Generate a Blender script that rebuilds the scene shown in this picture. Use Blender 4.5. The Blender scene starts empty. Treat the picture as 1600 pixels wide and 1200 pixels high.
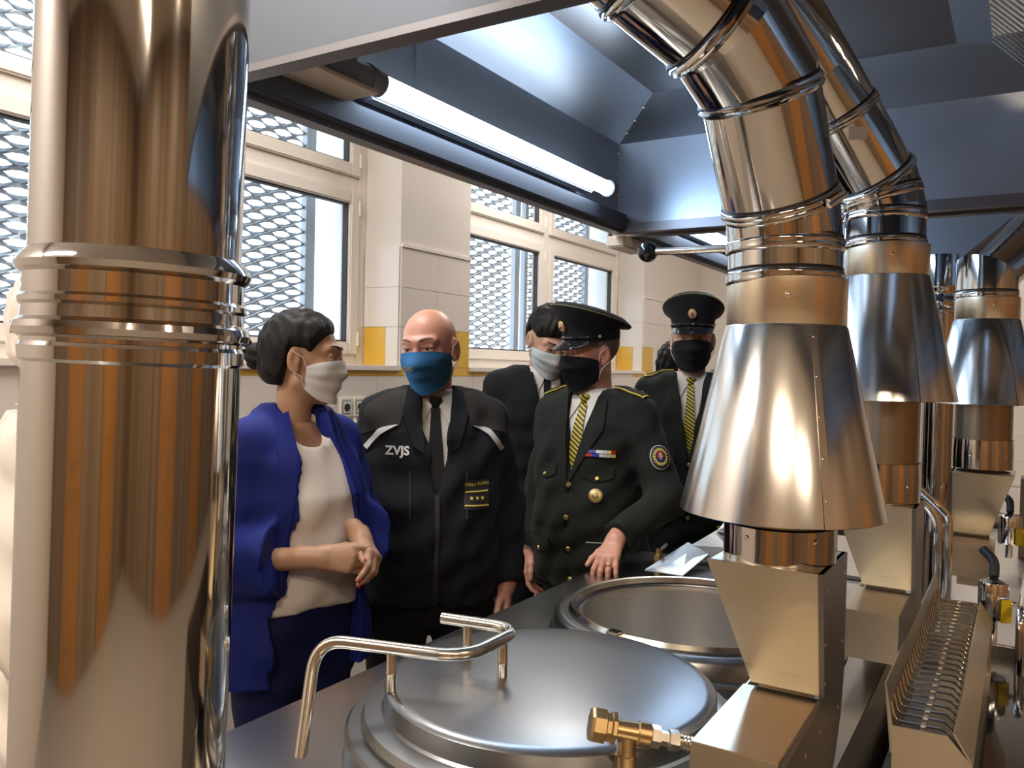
import bpy, bmesh, math, random
import numpy as np
from mathutils import Vector, Matrix

scene = bpy.context.scene
COL = scene.collection
R = math.radians
random.seed(7)
rng = np.random.default_rng(3)

# ------------------------------------------------------------------ camera
FPX = 1300.0
cam_d = bpy.data.cameras.new('camera')
cam_d.sensor_width = 36.0
cam_d.lens = 36.0 * FPX / 1600.0
cam_d.clip_start = 0.02
cam = bpy.data.objects.new('camera', cam_d)
COL.objects.link(cam)
yaw, pit, rol = R(31.6), R(1.146), 0.022
fw = Vector((-math.sin(yaw) * math.cos(pit), math.cos(yaw) * math.cos(pit), -math.sin(pit)))
r0 = Vector((math.cos(yaw), math.sin(yaw), 0))
u0 = r0.cross(fw)
rv = r0 * math.cos(rol) + u0 * math.sin(rol)
uv = u0 * math.cos(rol) - r0 * math.sin(rol)
cam.matrix_world = Matrix(((rv.x, uv.x, -fw.x, 0), (rv.y, uv.y, -fw.y, 0), (rv.z, uv.z, -fw.z, 1.60), (0, 0, 0, 1)))
scene.camera = cam

# ------------------------------------------------------------------ world, exposure
w = bpy.data.worlds.new('overcast_sky')
scene.world = w
w.use_nodes = True
bg = w.node_tree.nodes['Background']
bg.inputs[0].default_value = (0.80, 0.90, 1.0, 1)
bg.inputs[1].default_value = 2.6
vs = scene.view_settings
vs.view_transform = 'Standard'
vs.look = 'None'
vs.gamma = 1.0
vs.use_curve_mapping = False
vs.exposure = 0.25
try:
    scene.cycles.use_denoising = True
    scene.cycles.max_bounces = 8
    scene.cycles.glossy_bounces = 5
    scene.cycles.sample_clamp_indirect = 6.0
    scene.cycles.caustics_reflective = False
    scene.cycles.caustics_refractive = False
except Exception:
    pass

# ------------------------------------------------------------------ materials
MATS = {}
def mat(name, color, rough=0.5, metal=0.0, noise=None, bump=None, rvar=0.0, emit=None, spec=None, coat=0.0, sheen=0.0, sss=0.0):
    """noise=(scale xyz, amount): colour grain; bump=(scale xyz, strength)"""
    if name in MATS: return MATS[name]
    m = bpy.data.materials.new(name); m.use_nodes = True
    nt = m.node_tree; b = nt.nodes['Principled BSDF']
    c = (*color, 1)
    b.inputs['Base Color'].default_value = c
    b.inputs['Roughness'].default_value = rough
    b.inputs['Metallic'].default_value = metal
    if spec is not None: b.inputs['Specular IOR Level'].default_value = spec
    if coat: b.inputs['Coat Weight'].default_value = coat
    if sheen: b.inputs['Sheen Weight'].default_value = sheen
    if sss:
        b.inputs['Subsurface Weight'].default_value = sss
        b.inputs['Subsurface Radius'].default_value = (0.012, 0.005, 0.003)
    def nz(scale, detail=3):
        tc = nt.nodes.new('ShaderNodeTexCoord'); mp = nt.nodes.new('ShaderNodeMapping'); n = nt.nodes.new('ShaderNodeTexNoise')
        mp.inputs['Scale'].default_value = scale if hasattr(scale, '__len__') else (scale,) * 3
        n.inputs['Scale'].default_value = 1.0; n.inputs['Detail'].default_value = detail
        nt.links.new(tc.outputs['Object'], mp.inputs[0]); nt.links.new(mp.outputs[0], n.inputs['Vector'])
        return n
    if noise:
        n = nz(noise[0]); mx = nt.nodes.new('ShaderNodeMixRGB'); a = noise[1]
        c2 = noise[2] if len(noise) > 2 else tuple(max(0, v * (1 - a)) for v in color)
        mx.inputs[1].default_value = (*c2, 1)
        mx.inputs[2].default_value = (*[min(1, v * (1 + a)) for v in color], 1) if len(noise) < 3 else c
        nt.links.new(n.outputs['Fac'], mx.inputs[0]); nt.links.new(mx.outputs[0], b.inputs['Base Color'])
    if bump:
        n = nz(bump[0]); bp = nt.nodes.new('ShaderNodeBump'); bp.inputs['Strength'].default_value = bump[1]
        bp.inputs['Distance'].default_value = 0.002
        nt.links.new(n.outputs['Fac'], bp.inputs['Height']); nt.links.new(bp.outputs[0], b.inputs['Normal'])
    if rvar:
        n = nz(bump[0] if bump else 9.0); mr = nt.nodes.new('ShaderNodeMapRange')
        mr.inputs['To Min'].default_value = max(0.02, rough - rvar); mr.inputs['To Max'].default_value = rough + rvar
        nt.links.new(n.outputs['Fac'], mr.inputs['Value']); nt.links.new(mr.outputs[0], b.inputs['Roughness'])
    if emit:
        b.inputs['Emission Color'].default_value = (*emit[0], 1); b.inputs['Emission Strength'].default_value = emit[1]
    MATS[name] = m
    return m

S_BRUSH = mat('brushed_steel', (0.60, 0.585, 0.56), 0.30, 1.0, bump=((6, 6, 220), 0.06), rvar=0.06)
S_TOP = mat('worktop_steel', (0.48, 0.475, 0.465), 0.24, 1.0, bump=((260, 5, 30), 0.02), rvar=0.02)
S_LID = mat('spun_lid_steel', (0.29, 0.295, 0.305), 0.30, 1.0)
S_POL = mat('polished_flue_steel', (0.53, 0.51, 0.485), 0.075, 1.0, bump=((14, 14, 2.2), 0.035))
S_CONE = mat('rolled_cone_steel', (0.70, 0.68, 0.65), 0.20, 1.0, bump=((30, 30, 4), 0.05), rvar=0.05)
S_DULL = mat('dull_inner_steel', (0.34, 0.29, 0.23), 0.34, 1.0, noise=(5.0, 0.15))
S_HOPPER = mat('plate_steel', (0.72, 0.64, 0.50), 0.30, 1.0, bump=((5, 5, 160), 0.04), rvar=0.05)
S_HOOD = mat('hood_sheet_steel', (0.40, 0.435, 0.49), 0.42, 1.0, bump=((90, 4, 90), 0.05), noise=(2.0, 0.08), rvar=0.06)
S_TUBE = mat('satin_tube_steel', (0.68, 0.64, 0.56), 0.20, 1.0)
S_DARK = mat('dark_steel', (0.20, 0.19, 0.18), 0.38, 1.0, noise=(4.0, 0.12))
CHROME = mat('chrome', (0.80, 0.80, 0.80), 0.06, 1.0)
BRASS = mat('brass', (0.47, 0.33, 0.16), 0.32, 1.0, noise=(40, 0.15))
RUBBER = mat('black_rubber', (0.012, 0.012, 0.013), 0.55)
BALL = mat('black_bakelite', (0.010, 0.011, 0.014), 0.15)
GLASSTOP = mat('black_glass_top', (0.008, 0.008, 0.010), 0.06)
CREAM = mat('cream_plaster', (0.76, 0.70, 0.65), 0.6, noise=(3.0, 0.02))
TILE = mat('cream_glazed_tile', (0.80, 0.74, 0.685), 0.16, noise=(1.3, 0.03))
YTILE = mat('yellow_glazed_tile', (0.78, 0.47, 0.07), 0.2, noise=(5.0, 0.05))
_G = mat('pale_grout', (0.66, 0.60, 0.51), 0.8)
PVC = mat('white_window_frame', (0.82, 0.765, 0.70), 0.35)
SEAL = mat('dark_window_seal', (0.05, 0.05, 0.055), 0.6)
SCREEN = mat('galvanised_screen', (0.36, 0.40, 0.46), 0.45, 0.6, noise=(8.0, 0.12))
OUTW = mat('white_outer_reveal', (0.85, 0.87, 0.90), 0.7)
FLOOR = mat('grey_floor_tile', (0.30, 0.27, 0.24), 0.35, noise=(2.0, 0.1))
CEIL = mat('white_ceiling', (0.80, 0.78, 0.74), 0.7)
PANEL = mat('brown_wall_panelling', (0.36, 0.235, 0.14), 0.45, noise=((3.4, 3.4, 0.05), 0.9, (0.03, 0.02, 0.014)))  # invented for unseen walls, so the polished flues reflect dark vertical streaks
WOOD = mat('oak_door', (0.34, 0.155, 0.045), 0.35, noise=((30, 30, 2), 0.25))
BOXB = mat('brown_carton', (0.36, 0.24, 0.14), 0.7)
YLAB = mat('yellow_label', (0.85, 0.62, 0.04), 0.45)
WPLAS = mat('white_plastic', (0.80, 0.77, 0.70), 0.4)
GPLAS = mat('grey_lamp_plastic', (0.30, 0.34, 0.42), 0.4)

def glass_mat():
    m = bpy.data.materials.new('window_glass'); m.use_nodes = True
    nt = m.node_tree; nt.nodes.clear()
    o = nt.nodes.new('ShaderNodeOutputMaterial'); t = nt.nodes.new('ShaderNodeBsdfTransparent'); g = nt.nodes.new('ShaderNodeBsdfGlossy')
    g.inputs['Roughness'].default_value = 0.02
    t.inputs[0].default_value = (0.95, 0.97, 0.97, 1)
    lw = nt.nodes.new('ShaderNodeLayerWeight'); pw = nt.nodes.new('ShaderNodeMath'); pw.operation = 'POWER'; pw.inputs[1].default_value = 5.0; fr = nt.nodes.new('ShaderNodeMath'); fr.operation = 'MULTIPLY_ADD'; fr.inputs[1].default_value = 0.9; fr.inputs[2].default_value = 0.05
    nt.links.new(lw.outputs['Facing'], pw.inputs[0]); nt.links.new(pw.outputs[0], fr.inputs[0])
    mx = nt.nodes.new('ShaderNodeMixShader')
    nt.links.new(fr.outputs[0], mx.inputs[0]); nt.links.new(t.outputs[0], mx.inputs[1]); nt.links.new(g.outputs[0], mx.inputs[2])
    nt.links.new(mx.outputs[0], o.inputs[0])
    return m
GLASS = glass_mat()

# ------------------------------------------------------------------ object helpers
def setp(o, label=None, cat=None, group=None, kind=None):
    if label: o['label'] = label
    if cat: o['category'] = cat
    if group: o['group'] = group
    if kind: o['kind'] = kind
    return o
def thing(name, label, cat, loc=(0, 0, 0), rotz=0.0, group=None):
    o = bpy.data.objects.new(name, None); COL.objects.link(o)
    o.location = loc; o.rotation_euler = (0, 0, rotz); o.empty_display_size = 0.1
    return setp(o, label, cat, group)
def link(name, me, m, parent=None):
    if m is not None and not me.materials: me.materials.append(m)
    o = bpy.data.objects.new(name, me); COL.objects.link(o)
    if parent is not None: o.parent = parent
    return o
def mesh_of(name, verts, faces, smooth=False, angle=None):
    me = bpy.data.meshes.new(name)
    me.from_pydata([tuple(map(float, v)) for v in verts], [], [tuple(f) for f in faces])
    me.update()
    if smooth:
        me.shade_smooth()
        if angle: me.set_sharp_from_angle(angle=R(angle))
    return me
class MB:
    """collects shapes that form one single piece"""
    def __init__(s): s.v = []; s.f = []
    def add(s, vs_, fs_):
        n = len(s.v); s.v += [tuple(v) for v in vs_]; s.f += [tuple(i + n for i in f) for f in fs_]; return s
    def box(s, x0, x1, y0, y1, z0, z1):
        return s.add([(x0,y0,z0),(x1,y0,z0),(x1,y1,z0),(x0,y1,z0),(x0,y0,z1),(x1,y0,z1),(x1,y1,z1),(x0,y1,z1)],
                     [(0,3,2,1),(4,5,6,7),(0,1,5,4),(1,2,6,5),(2,3,7,6),(3,0,4,7)])
    def lathe(s, prof, c=(0,0,0), n=64, M=None, close=False):
        """prof: (r,z) list, revolved about the local z axis"""
        vs_ = []; fs_ = []; m = len(prof)
        for i in range(n):
            a = 2 * math.pi * i / n
            for r, z in prof:
                p = Vector((r * math.cos(a), r * math.sin(a), z))
                if M is not None: p = M @ p
                vs_.append((p.x + c[0], p.y + c[1], p.z + c[2]))
        for i in range(n):
            j = (i + 1) % n
            for k in range(m - 1 + (1 if close else 0)):
                k2 = (k + 1) % m
                fs_.append((i*m + k, j*m + k, j*m + k2, i*m + k2))
        return s.add(vs_, fs_)
    def tube(s, pts, r, n=14, caps=True):
        pts = [Vector(p) for p in pts]; vs_ = []; fs_ = []
        rr = r if hasattr(r, '__len__') else [r] * len(pts)
        t0 = (pts[1] - pts[0]).normalized()
        a = t0.orthogonal().normalized()
        for i, p in enumerate(pts):
            t = (pts[min(i+1, len(pts)-1)] - pts[max(i-1, 0)]).normalized()
            a = (a - t * a.dot(t)).normalized(); b = t.cross(a)
            for k in range(n):
                q = 2 * math.pi * k / n
                v = p + (a * math.cos(q) + b * math.sin(q)) * rr[i]; vs_.append(v[:])
        for i in range(len(pts) - 1):
            for k in range(n):
                k2 = (k + 1) % n
                fs_.append((i*n + k, i*n + k2, (i+1)*n + k2, (i+1)*n + k))
        if caps:
            fs_.append(tuple(range(n - 1, -1, -1))); fs_.append(tuple(range((len(pts)-1)*n, len(pts)*n)))
        return s.add(vs_, fs_)
    def prism(s, poly, axis, a, b):
        """poly: 2-d outline in the two other axes, extruded along axis from a to b"""
        n = len(poly); vs_ = []
        for t in (a, b):
            for p, q in poly:
                vs_.append((t, p, q) if axis == 0 else ((p, t, q) if axis == 1 else (p, q, t)))
        fs_ = [tuple(range(n - 1, -1, -1)), tuple(range(n, 2 * n))] + [(i, (i+1) % n, n + (i+1) % n, n + i) for i in range(n)]
        return s.add(vs_, fs_)
    def sheet(s, quad, th):
        """a plate: outline of corner points given thickness th along its normal"""
        q = [Vector(p) for p in quad]; nrm = (q[1]-q[0]).cross(q[-1]-q[0]).normalized() * th; n = len(q)
        return s.add([p[:] for p in q] + [(p + nrm)[:] for p in q],
                     [tuple(range(n-1, -1, -1)), tuple(range(n, 2*n))] + [(i, (i+1) % n, n + (i+1) % n, n + i) for i in range(n)])
    def mesh(s, name, smooth=False, angle=35, bevel=0.0, fixn=True):
        me = mesh_of(name, s.v, s.f)
        if fixn or bevel:
            bm = bmesh.new(); bm.from_mesh(me)
            if bevel:
                ed = [e for e in bm.edges if len(e.link_faces) == 2 and e.calc_face_angle(0) > R(40)]
                bmesh.ops.bevel(bm, geom=ed, offset=bevel, segments=2, affect='EDGES', clamp_overlap=True)
            bmesh.ops.recalc_face_normals(bm, faces=bm.faces); bm.to_mesh(me); bm.free()
        if smooth:
            me.shade_smooth(); me.set_sharp_from_angle(angle=R(angle))
        return me
    def build(s, name, m, parent=None, smooth=False, angle=35, bevel=0.0):
        return link(name, s.mesh(name, smooth, angle, bevel), m, parent)
def structure(o): o['kind'] = 'structure'; return o
def arc_pts(pts, rad, n=6):
    """polyline with its corners rounded"""
    pts = [Vector(p) for p in pts]; out = [pts[0]]
    for i in range(1, len(pts) - 1):
        p = pts[i]; a = (pts[i-1] - p); b = (pts[i+1] - p)
        d = min(rad, a.length * .49, b.length * .49)
        A = p + a.normalized() * d; B = p + b.normalized() * d
        for k in range(n + 1):
            t = k / n
            out.append(A * (1-t)**2 + p * 2 * t * (1-t) + B * t**2)
    out.append(pts[-1]); return out
RIVET = MB().lathe([(0, .0016), (.0022, .0014), (.0036, .0005), (.004, 0), (0, 0)], n=10).mesh('rivet', True)
RIVET.materials.append(S_TUBE)
def rivet(parent, p, nrm, s=1.0):
    o = bpy.data.objects.new('rivet', RIVET); COL.objects.link(o); o.parent = parent
    o.location = p; o.rotation_euler = Vector(nrm).to_track_quat('Z', 'Y').to_euler(); o.scale = (s,) * 3
    return o

# ------------------------------------------------------------------ room shell
XW, XG = -2.60, -2.86            # wall face, window plane
Y_FAR, Y_NEAR, X_R, Z_C = 7.55, -3.2, 3.6, 3.35
WIN = [(0.70, 3.165), (3.757, 6.20)]
ZS, ZT = 1.59, 3.12              # sill, window head
structure(MB().box(-3.2, X_R + .2, Y_NEAR - .2, Y_FAR + .2, -.1, 0).build('floor', FLOOR))
structure(MB().box(-3.0, X_R + .2, Y_NEAR - .2, Y_FAR + .2, Z_C, Z_C + .1).build('ceiling', CEIL))
def wallseg(b, y0, y1, z0, z1): b.box(XW - .30, XW, y0, y1, z0, z1)
b = MB()
wallseg(b, Y_NEAR, Y_FAR, 0, ZS - .02)
wallseg(b, Y_NEAR, Y_FAR, ZT, Z_C)
wallseg(b, Y_NEAR, WIN[0][0], ZS - .02, ZT); wallseg(b, WIN[0][1], WIN[1][0], ZS - .02, ZT); wallseg(b, WIN[1][1], Y_FAR, ZS - .02, ZT)
wall_left = structure(b.build('wall_left', CREAM))
wall_far = structure(MB().box(-2.9, X_R, Y_FAR, Y_FAR + .2, 0, Z_C).build('wall_far', CREAM))
wall_right = structure(MB().box(X_R, X_R + .2, Y_NEAR, Y_FAR, 0, Z_C).build('wall_right', PANEL))
wall_back = structure(MB().box(-2.9, X_R, Y_NEAR - .2, Y_NEAR, 0, Z_C).build('wall_back', PANEL))
# unseen wooden doors, added for brown and orange stripes reflected in the flues
for i, (p, rz, wd) in enumerate((((-.9, Y_NEAR, 0), 0, 1.1), ((1.6, Y_NEAR, 0), 0, 1.1), ((X_R, .6, 0), R(90), 1.3), ((X_R, 3.4, 0), R(90), 1.3))):
    d = MB().box(-wd/2, wd/2, .0, .045, .01, 2.08).build(f'door_{i+1}', WOOD, bevel=.004); d['kind'] = 'structure'
    d.location = p; d.rotation_euler = (0, 0, rz)
    for x0, x1, z0, z1 in ((-wd/2+.12, wd/2-.12, .2, .95), (-wd/2+.12, wd/2-.12, 1.1, 1.95)):
        MB().box(x0, x1, .04, .055, z0, z1).build('door_panel', WOOD, d, bevel=.008)
    MB().tube(arc_pts([(wd/2-.07, .045, 1.02), (wd/2-.07, .10, 1.02), (wd/2-.2, .10, 1.02)], .02), .009).build('door_handle', CHROME, d, True)

# tiles: real pieces on the window wall, the reveals and the far wall
TM = {}
def tile(parent, name, size, loc, rotz, m):
    key = (round(size[0], 3), round(size[1], 3), m.name)
    if key not in TM:
        me = MB().box(-size[0]/2, size[0]/2, -.004, .004, -size[1]/2, size[1]/2).mesh('tile', bevel=.001); me.materials.append(m); TM[key] = me
    o = bpy.data.objects.new(name, TM[key]); COL.objects.link(o); o.parent = parent; o.location = loc; o.rotation_euler = (0, 0, rotz); return o
rows = []
z = ZS - .045 - .195 * 4
while z < ZS - .05: rows.append((z, .195)); z += .195
rows += [(ZS - .045, .045)] + [(ZS + .195 * i, .195) for i in range(3)]
G = .0012
def in_win(y0, y1, z0):
    return z0 > ZS - .02 and any(y1 > a + .01 and y0 < c - .01 for a, c in WIN)
for z0, hgt in rows:
    cuts = []
    y = 1.80 if z0 < ZS - .01 else 3.165
    if z0 < ZS - .01:
        st = .40 if hgt > .1 else .20
        while y < Y_FAR - .01: cuts.append((y, min(y + st, Y_FAR))); y += st
    else:
        cuts = [(3.165, 3.46), (3.46, 3.757)]
        y = WIN[1][1]
        while y < Y_FAR - .01: cuts.append((y, min(y + .45, Y_FAR))); y += .45
    for k, (ya, yb) in enumerate(cuts):
        if in_win(ya, yb, z0): continue
        m = TILE
        if hgt < .1 and (k % 4 in (1, 2)): m = YTILE
        if abs(z0 - ZS) < .01 and ((abs(yb - 3.757) < .01)):
            tile(wall_left, 'wall_tile', (.12 - G, hgt - G), (XW + .004, yb - .06, z0 + hgt/2), R(90), YTILE); yb -= .12
        if abs(z0 - ZS) < .01 and abs(ya - WIN[1][1]) < .01:
            tile(wall_left, 'wall_tile', (.20 - G, hgt - G), (XW + .004, ya + .10, z0 + hgt/2), R(90), YTILE); ya += .20
        tile(wall_left, 'wall_tile', (yb - ya - G, hgt - G), (XW + .004, (ya + yb)/2, z0 + hgt/2), R(90), m)
# reveal tiles (far jambs face the camera)
for wi, (a, c) in enumerate(WIN):
    for i in range(3):
        z0 = ZS + .195 * i
        if i == 0:
            tile(wall_left, 'wall_tile', (.14 - G, .195 - G), (XG + .04 + .07, c - .004, z0 + .0975), 0, YTILE)
            tile(wall_left, 'wall_tile', (.08 - G, .195 - G), (XW - .04, c - .004, z0 + .0975), 0, TILE)
        else:
            tile(wall_left, 'wall_tile', (.22 - G, .195 - G), (XG + .04 + .11, c - .004, z0 + .0975), 0, TILE)
for z0, hgt in rows:
    x = -2.58
    while x < 0.4:
        tile(wall_far, 'wall_tile', (.40 - G, hgt - G), (x + .20, Y_FAR - .004, z0 + hgt/2), 0, YTILE if (hgt < .1 and int(round(x / .4)) % 3 == 0) else TILE); x += .40
t1 = MB().box(XW, XW + .014, 3.167, 3.755, ZS + .585, ZS + .60).box(XW, XW + .014, 6.2, Y_FAR, ZS + .585, ZS + .60).build('trim_1', PVC); structure(t1)

# ------------------------------------------------------------------ windows with outer expanded-metal screens
def screen_mesh(y0, y1, z0, z1, cw=.158, ch=.060):
    v = []; f = []
    ow, oh = .70, .40
    ny = int((y1 - y0) / cw) + 2; nz = int((z1 - z0) / ch) + 2
    for j in range(nz * 2):
        for i in range(ny):
            cy = y0 + cw * (i + (.5 if j % 2 else 0)); cz = z0 + ch * .5 * j
            if cy > y1 - cw * .4 or cz > z1 - ch * .4 or cy < y0 + cw * .4 or cz < z0 + ch * .4: continue
            n = len(v)
            out = [(1, 0), (.5, .5), (0, 1), (-.5, .5), (-1, 0), (-.5, -.5), (0, -1), (.5, -.5)]
            inn = [(1, 0), (.56, .74), (0, 1), (-.56, .74), (-1, 0), (-.56, -.74), (0, -1), (.56, -.74)]
            for a, q in out: v.append((q * .004, cy + a * cw / 2, cz + q * ch / 2))
            for a, q in inn: v.append((q * .012 - .002, cy + a * cw / 2 * ow, cz + q * ch / 2 * oh))
            for k in range(8):
                k2 = (k + 1) % 8; f.append((n + k, n + k2, n + 8 + k2, n + 8 + k))
    return mesh_of('expanded_metal_screen', v, f)
for wi, (a, c) in enumerate(WIN):
    W = structure(MB().box(XG - .035, XG + .035, a, a + .07, ZS, ZT).box(XG - .035, XG + .035, c - .06, c, ZS, ZT)
        .box(XG - .035, XG + .035, a + .07, c - .06, ZS, ZS + .055).box(XG - .035, XG + .035, a + .07, c - .06, ZT - .06, ZT).build(f'window_{wi+1}', PVC, bevel=.004))
    mid = (a + c) / 2 + .02
    MB().box(XG - .035, XG + .035, mid - .035, mid + .035, ZS + .055, ZT - .06).build('mullion', PVC, W, bevel=.004)
    MB().box(XG - .03, XG + .03, a + .07, c - .06, 2.445, 2.515).build('transom', PVC, W, bevel=.004)
    for (y0, y1) in ((a + .07, mid - .035), (mid + .035, c - .06)):
        for (z0, z1) in ((ZS + .055, 2.445), (2.515, ZT - .06)):
            t = .062
            s = MB().box(XG - .02, XG + .05, y0, y0 + t, z0, z1).box(XG - .02, XG + .05, y1 - t, y1, z0, z1) \
                .box(XG - .02, XG + .05, y0 + t, y1 - t, z0, z0 + t).box(XG - .02, XG + .05, y0 + t, y1 - t, z1 - t, z1).build('sash', PVC, W, bevel=.006)
            g = .008
            MB().box(XG + .0, XG + .03, y0 + t, y0 + t + g, z0 + t, z1 - t).box(XG + .0, XG + .03, y1 - t - g, y1 - t, z0 + t, z1 - t) \
                .box(XG + .0, XG + .03, y0 + t, y1 - t, z0 + t, z0 + t + g).box(XG + .0, XG + .03, y0 + t, y1 - t, z1 - t - g, z1 - t).build('seal', SEAL, s)
            MB().box(XG + .008, XG + .014, y0 + t, y1 - t, z0 + t, z1 - t).build('pane', GLASS, s)
            for hz in (z0 + .08, z1 - .08):
                MB().tube([(XG + .052, y1 - .004, hz - .035), (XG + .052, y1 - .004, hz + .035)], .007, 8).build('hinge', PVC, s, True)
    MB().box(XG + .03, XW + .02, a, c, ZS - .02, ZS + .006).build('window_sill', PVC, W, bevel=.003)
    # outside: screen in its frame with posts, and pale outer jambs
    for (y0, y1) in ((a + .02, mid - .06), (mid + .06, c - .19)):
        so = link('screen', screen_mesh(y0, y1, ZS + .02, ZT), SCREEN, W); so.location = (XG - .17, 0, 0)
        MB().box(XG - .19, XG - .155, y1 - .03, y1 + .03, ZS, ZT).build('screen_post', SCREEN, W)
        MB().box(XG - .19, XG - .155, y0 - .02, y0 + .02, ZS, ZT).build('screen_post', SCREEN, W)
    MB().box(XG - .30, XG - .04, c - .02, c + .10, ZS - .1, ZT + .1).build('outer_jamb', OUTW, W)
    MB().box(XG - .32, XG - .03, a - .1, c + .1, ZS - .06, ZS - .01).build('outer_sill', OUTW, W)

# ------------------------------------------------------------------ unseen ceiling lamps added as room fill; warm ones follow orange glints
def area(name, loc, size, power, color, parent=None, rot=(0, 0, 0)):
    l = bpy.data.lights.new(name, 'AREA'); l.shape = 'RECTANGLE'; l.size, l.size_y = size; l.energy = power; l.color = color
    o = bpy.data.objects.new(name, l); COL.objects.link(o); o.location = loc; o.rotation_euler = rot
    if parent: o.parent = parent
    return o
WARM = (1.0, 0.82, 0.62)
NEUT = (1.0, 0.96, 0.92)
DIFF_W = mat('warm_lamp_diffuser', (.9, .8, .6), .5, emit=((1.0, .62, .28), 7.0))
DIFF_N = mat('neutral_lamp_diffuser', (.9, .85, .8), .5, emit=((1.0, .86, .68), 7.0))
lamps = [(2.2, .4, 1, 34), (2.2, 2.6, 1, 26), (2.2, 4.8, 1, 20), (.4, -1.6, 1, 62), (-1.9, -.6, 0, 40), (-1.95, 1.7, 0, 24), (-1.95, 4.4, 0, 22), (-.6, 6.2, 0, 20), (2.2, -1.6, 1, 40)]
LN = ['ceiling lamp above the right aisle near the photographer', 'ceiling lamp above the right aisle by the first door', 'ceiling lamp above the right aisle at the far end',
      'ceiling lamp behind the photographer on the room axis', 'ceiling lamp over the window aisle behind the photographer', 'ceiling lamp over the group by the first window',
      'ceiling lamp over the aisle by the second window', 'ceiling lamp in front of the far tiled wall', 'ceiling lamp in the rear right corner of the room']
for (x, y, k, pw), ln in zip(lamps, LN):
    t = thing('ceiling_lamp', 'flush ' + ln, 'lamp', (x, y, Z_C), 0, 'ceiling lamps of the kitchen')
    MB().box(-.62, .62, -.11, .11, -.07, 0).build('housing', WPLAS, t, bevel=.006)
    MB().box(-.58, .58, -.085, .085, -.082, -.068).build('diffuser', DIFF_W if k else DIFF_N, t, bevel=.004)
    area('lamp_light', (0, 0, -.09), (1.1, .16), pw, WARM if k else NEUT, t)

# ------------------------------------------------------------------ extraction hoods
HX0, HX1 = -1.20, 1.10
def hood(y0, y1, label):
    t = thing('extraction_hood', label, 'hood', (0, y0, 2.07), 0, 'stainless extraction hoods over the kettles')
    L = y1 - y0; th = .012; zs = .29; zc = .375; ins = .20
    MB().box(HX0, HX0 + th, 0, L, 0, .62).build('side_panel', S_HOOD, t)
    MB().box(HX1 - th, HX1, 0, L, 0, .62).build('side_panel', S_HOOD, t)
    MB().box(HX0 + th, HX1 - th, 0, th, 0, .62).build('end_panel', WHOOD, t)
    MB().box(HX0 + th, HX1 - th, L - th, L, 0, .62).build('end_panel', S_HOOD, t)
    # bottom rim, folded inwards with a small lip
    w_ = .035
    MB().box(HX0, HX0 + w_, 0, L, -.012, 0).box(HX0 + w_ - .003, HX0 + w_, w_, L - w_, 0, .018).build('rim', S_RIM, t)
    MB().box(HX1 - w_, HX1, 0, L, -.012, 0).build('rim', S_RIM, t)
    MB().box(HX0 + w_, HX1 - w_, 0, w_, -.012, 0).box(HX0 + w_, HX1 - w_, w_ - .003, w_, 0, .018).build('rim', S_RIM, t)
    MB().box(HX0 + w_, HX1 - w_, L - w_, L, -.012, 0).box(HX0 + w_, HX1 - w_, L - w_, L - w_ + .003, 0, .018).build('rim', S_RIM, t)
    MB().box(HX0 + th, HX0 + .058, w_, L - w_, .0, .046).build('gutter', S_GUT, t, bevel=.002)
    a0, a1, b0, b1 = HX0 + th, HX1 - th, th, L - th
    c0, c1, d0, d1 = a0 + ins, a1 - ins, b0 + ins, b1 - ins
    MB().sheet([(a0, b1, zs), (a0, b0, zs), (c0, d0, zc), (c0, d1, zc)], .004).build('slope_panel', S_HOOD, t)
    MB().sheet([(a1, b0, zs), (a1, b1, zs), (c1, d1, zc), (c1, d0, zc)], .004).build('slope_panel', S_HOOD, t)
    MB().sheet([(a0, b0, zs), (a1, b0, zs), (c1, d0, zc), (c0, d0, zc)], .004).build('slope_panel', S_HOOD, t)
    MB().sheet([(a1, b1, zs), (a0, b1, zs), (c0, d1, zc), (c1, d1, zc)], .004).build('slope_panel', S_HOOD, t)
    MB().box(c0, -.17, d0, d1, zc, zc + .004).build('ceiling_panel', S_CEILP, t)
    MB().box(.17, c1, d0, d1, zc, zc + .004).build('ceiling_panel', S_CEILP, t)
    # central filter trough: sloped frames carrying louvred filters, meeting in a V
    for s in (-1, 1):
        fr = MB().sheet([(s*.17, d0, zc), (s*.17, d1, zc), (s*.09, d1, zc - .02), (s*.09, d0, zc - .02)][::s], .006).build('filter_frame', S_HOOD, t)
        n = int((d1 - d0) / .034)
        for k in range(n):
            y = d0 + .017 + .034 * k
            MB().sheet([(s*.09, y, zc - .02), (s*.09, y + .022, zc - .008), (s*.004, y + .022, zc - .098), (s*.004, y, zc - .11)], .0015).build('louvre', S_HOOD, fr)
    MB().box(-.006, .006, d0, d1, zc - .125, zc - .10).build('filter_channel', S_RIM, t)
    for q in ((a0 + .05, b1 - .05), (a0 + .10, b1 - .10), (a0 + .15, b1 - .15)):
        k = (q[0] - a0) / ins
        rivet(t, (q[0], q[1], zs + (zc - zs) * k - .004), (.3, -.3, -1), 1.6)
    for k in range(4):
        rivet(t, (a0 + .002, b1 - .004, .05 + .07 * k), (1, -1, 0), 1.4)
    for k in range(5): MB().box(a0, a0 + .004, .28 + k * .3, .286 + k * .3, .0, zs).build('seam', S_HOOD, t) if k == 1 else None
    return t
S_RIM = mat('brown_reflecting_rim_steel', (0.20, 0.19, 0.20), 0.42, 1.0)
S_GUT = mat('dark_blue_gutter_steel', (0.10, 0.115, 0.15), 0.55, 0.7)
S_CEILP = mat('hood_ceiling_steel', (0.26, 0.235, 0.22), 0.30, 1.0, bump=((4, 80, 90), 0.05), noise=(2.5, 0.2))
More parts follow.
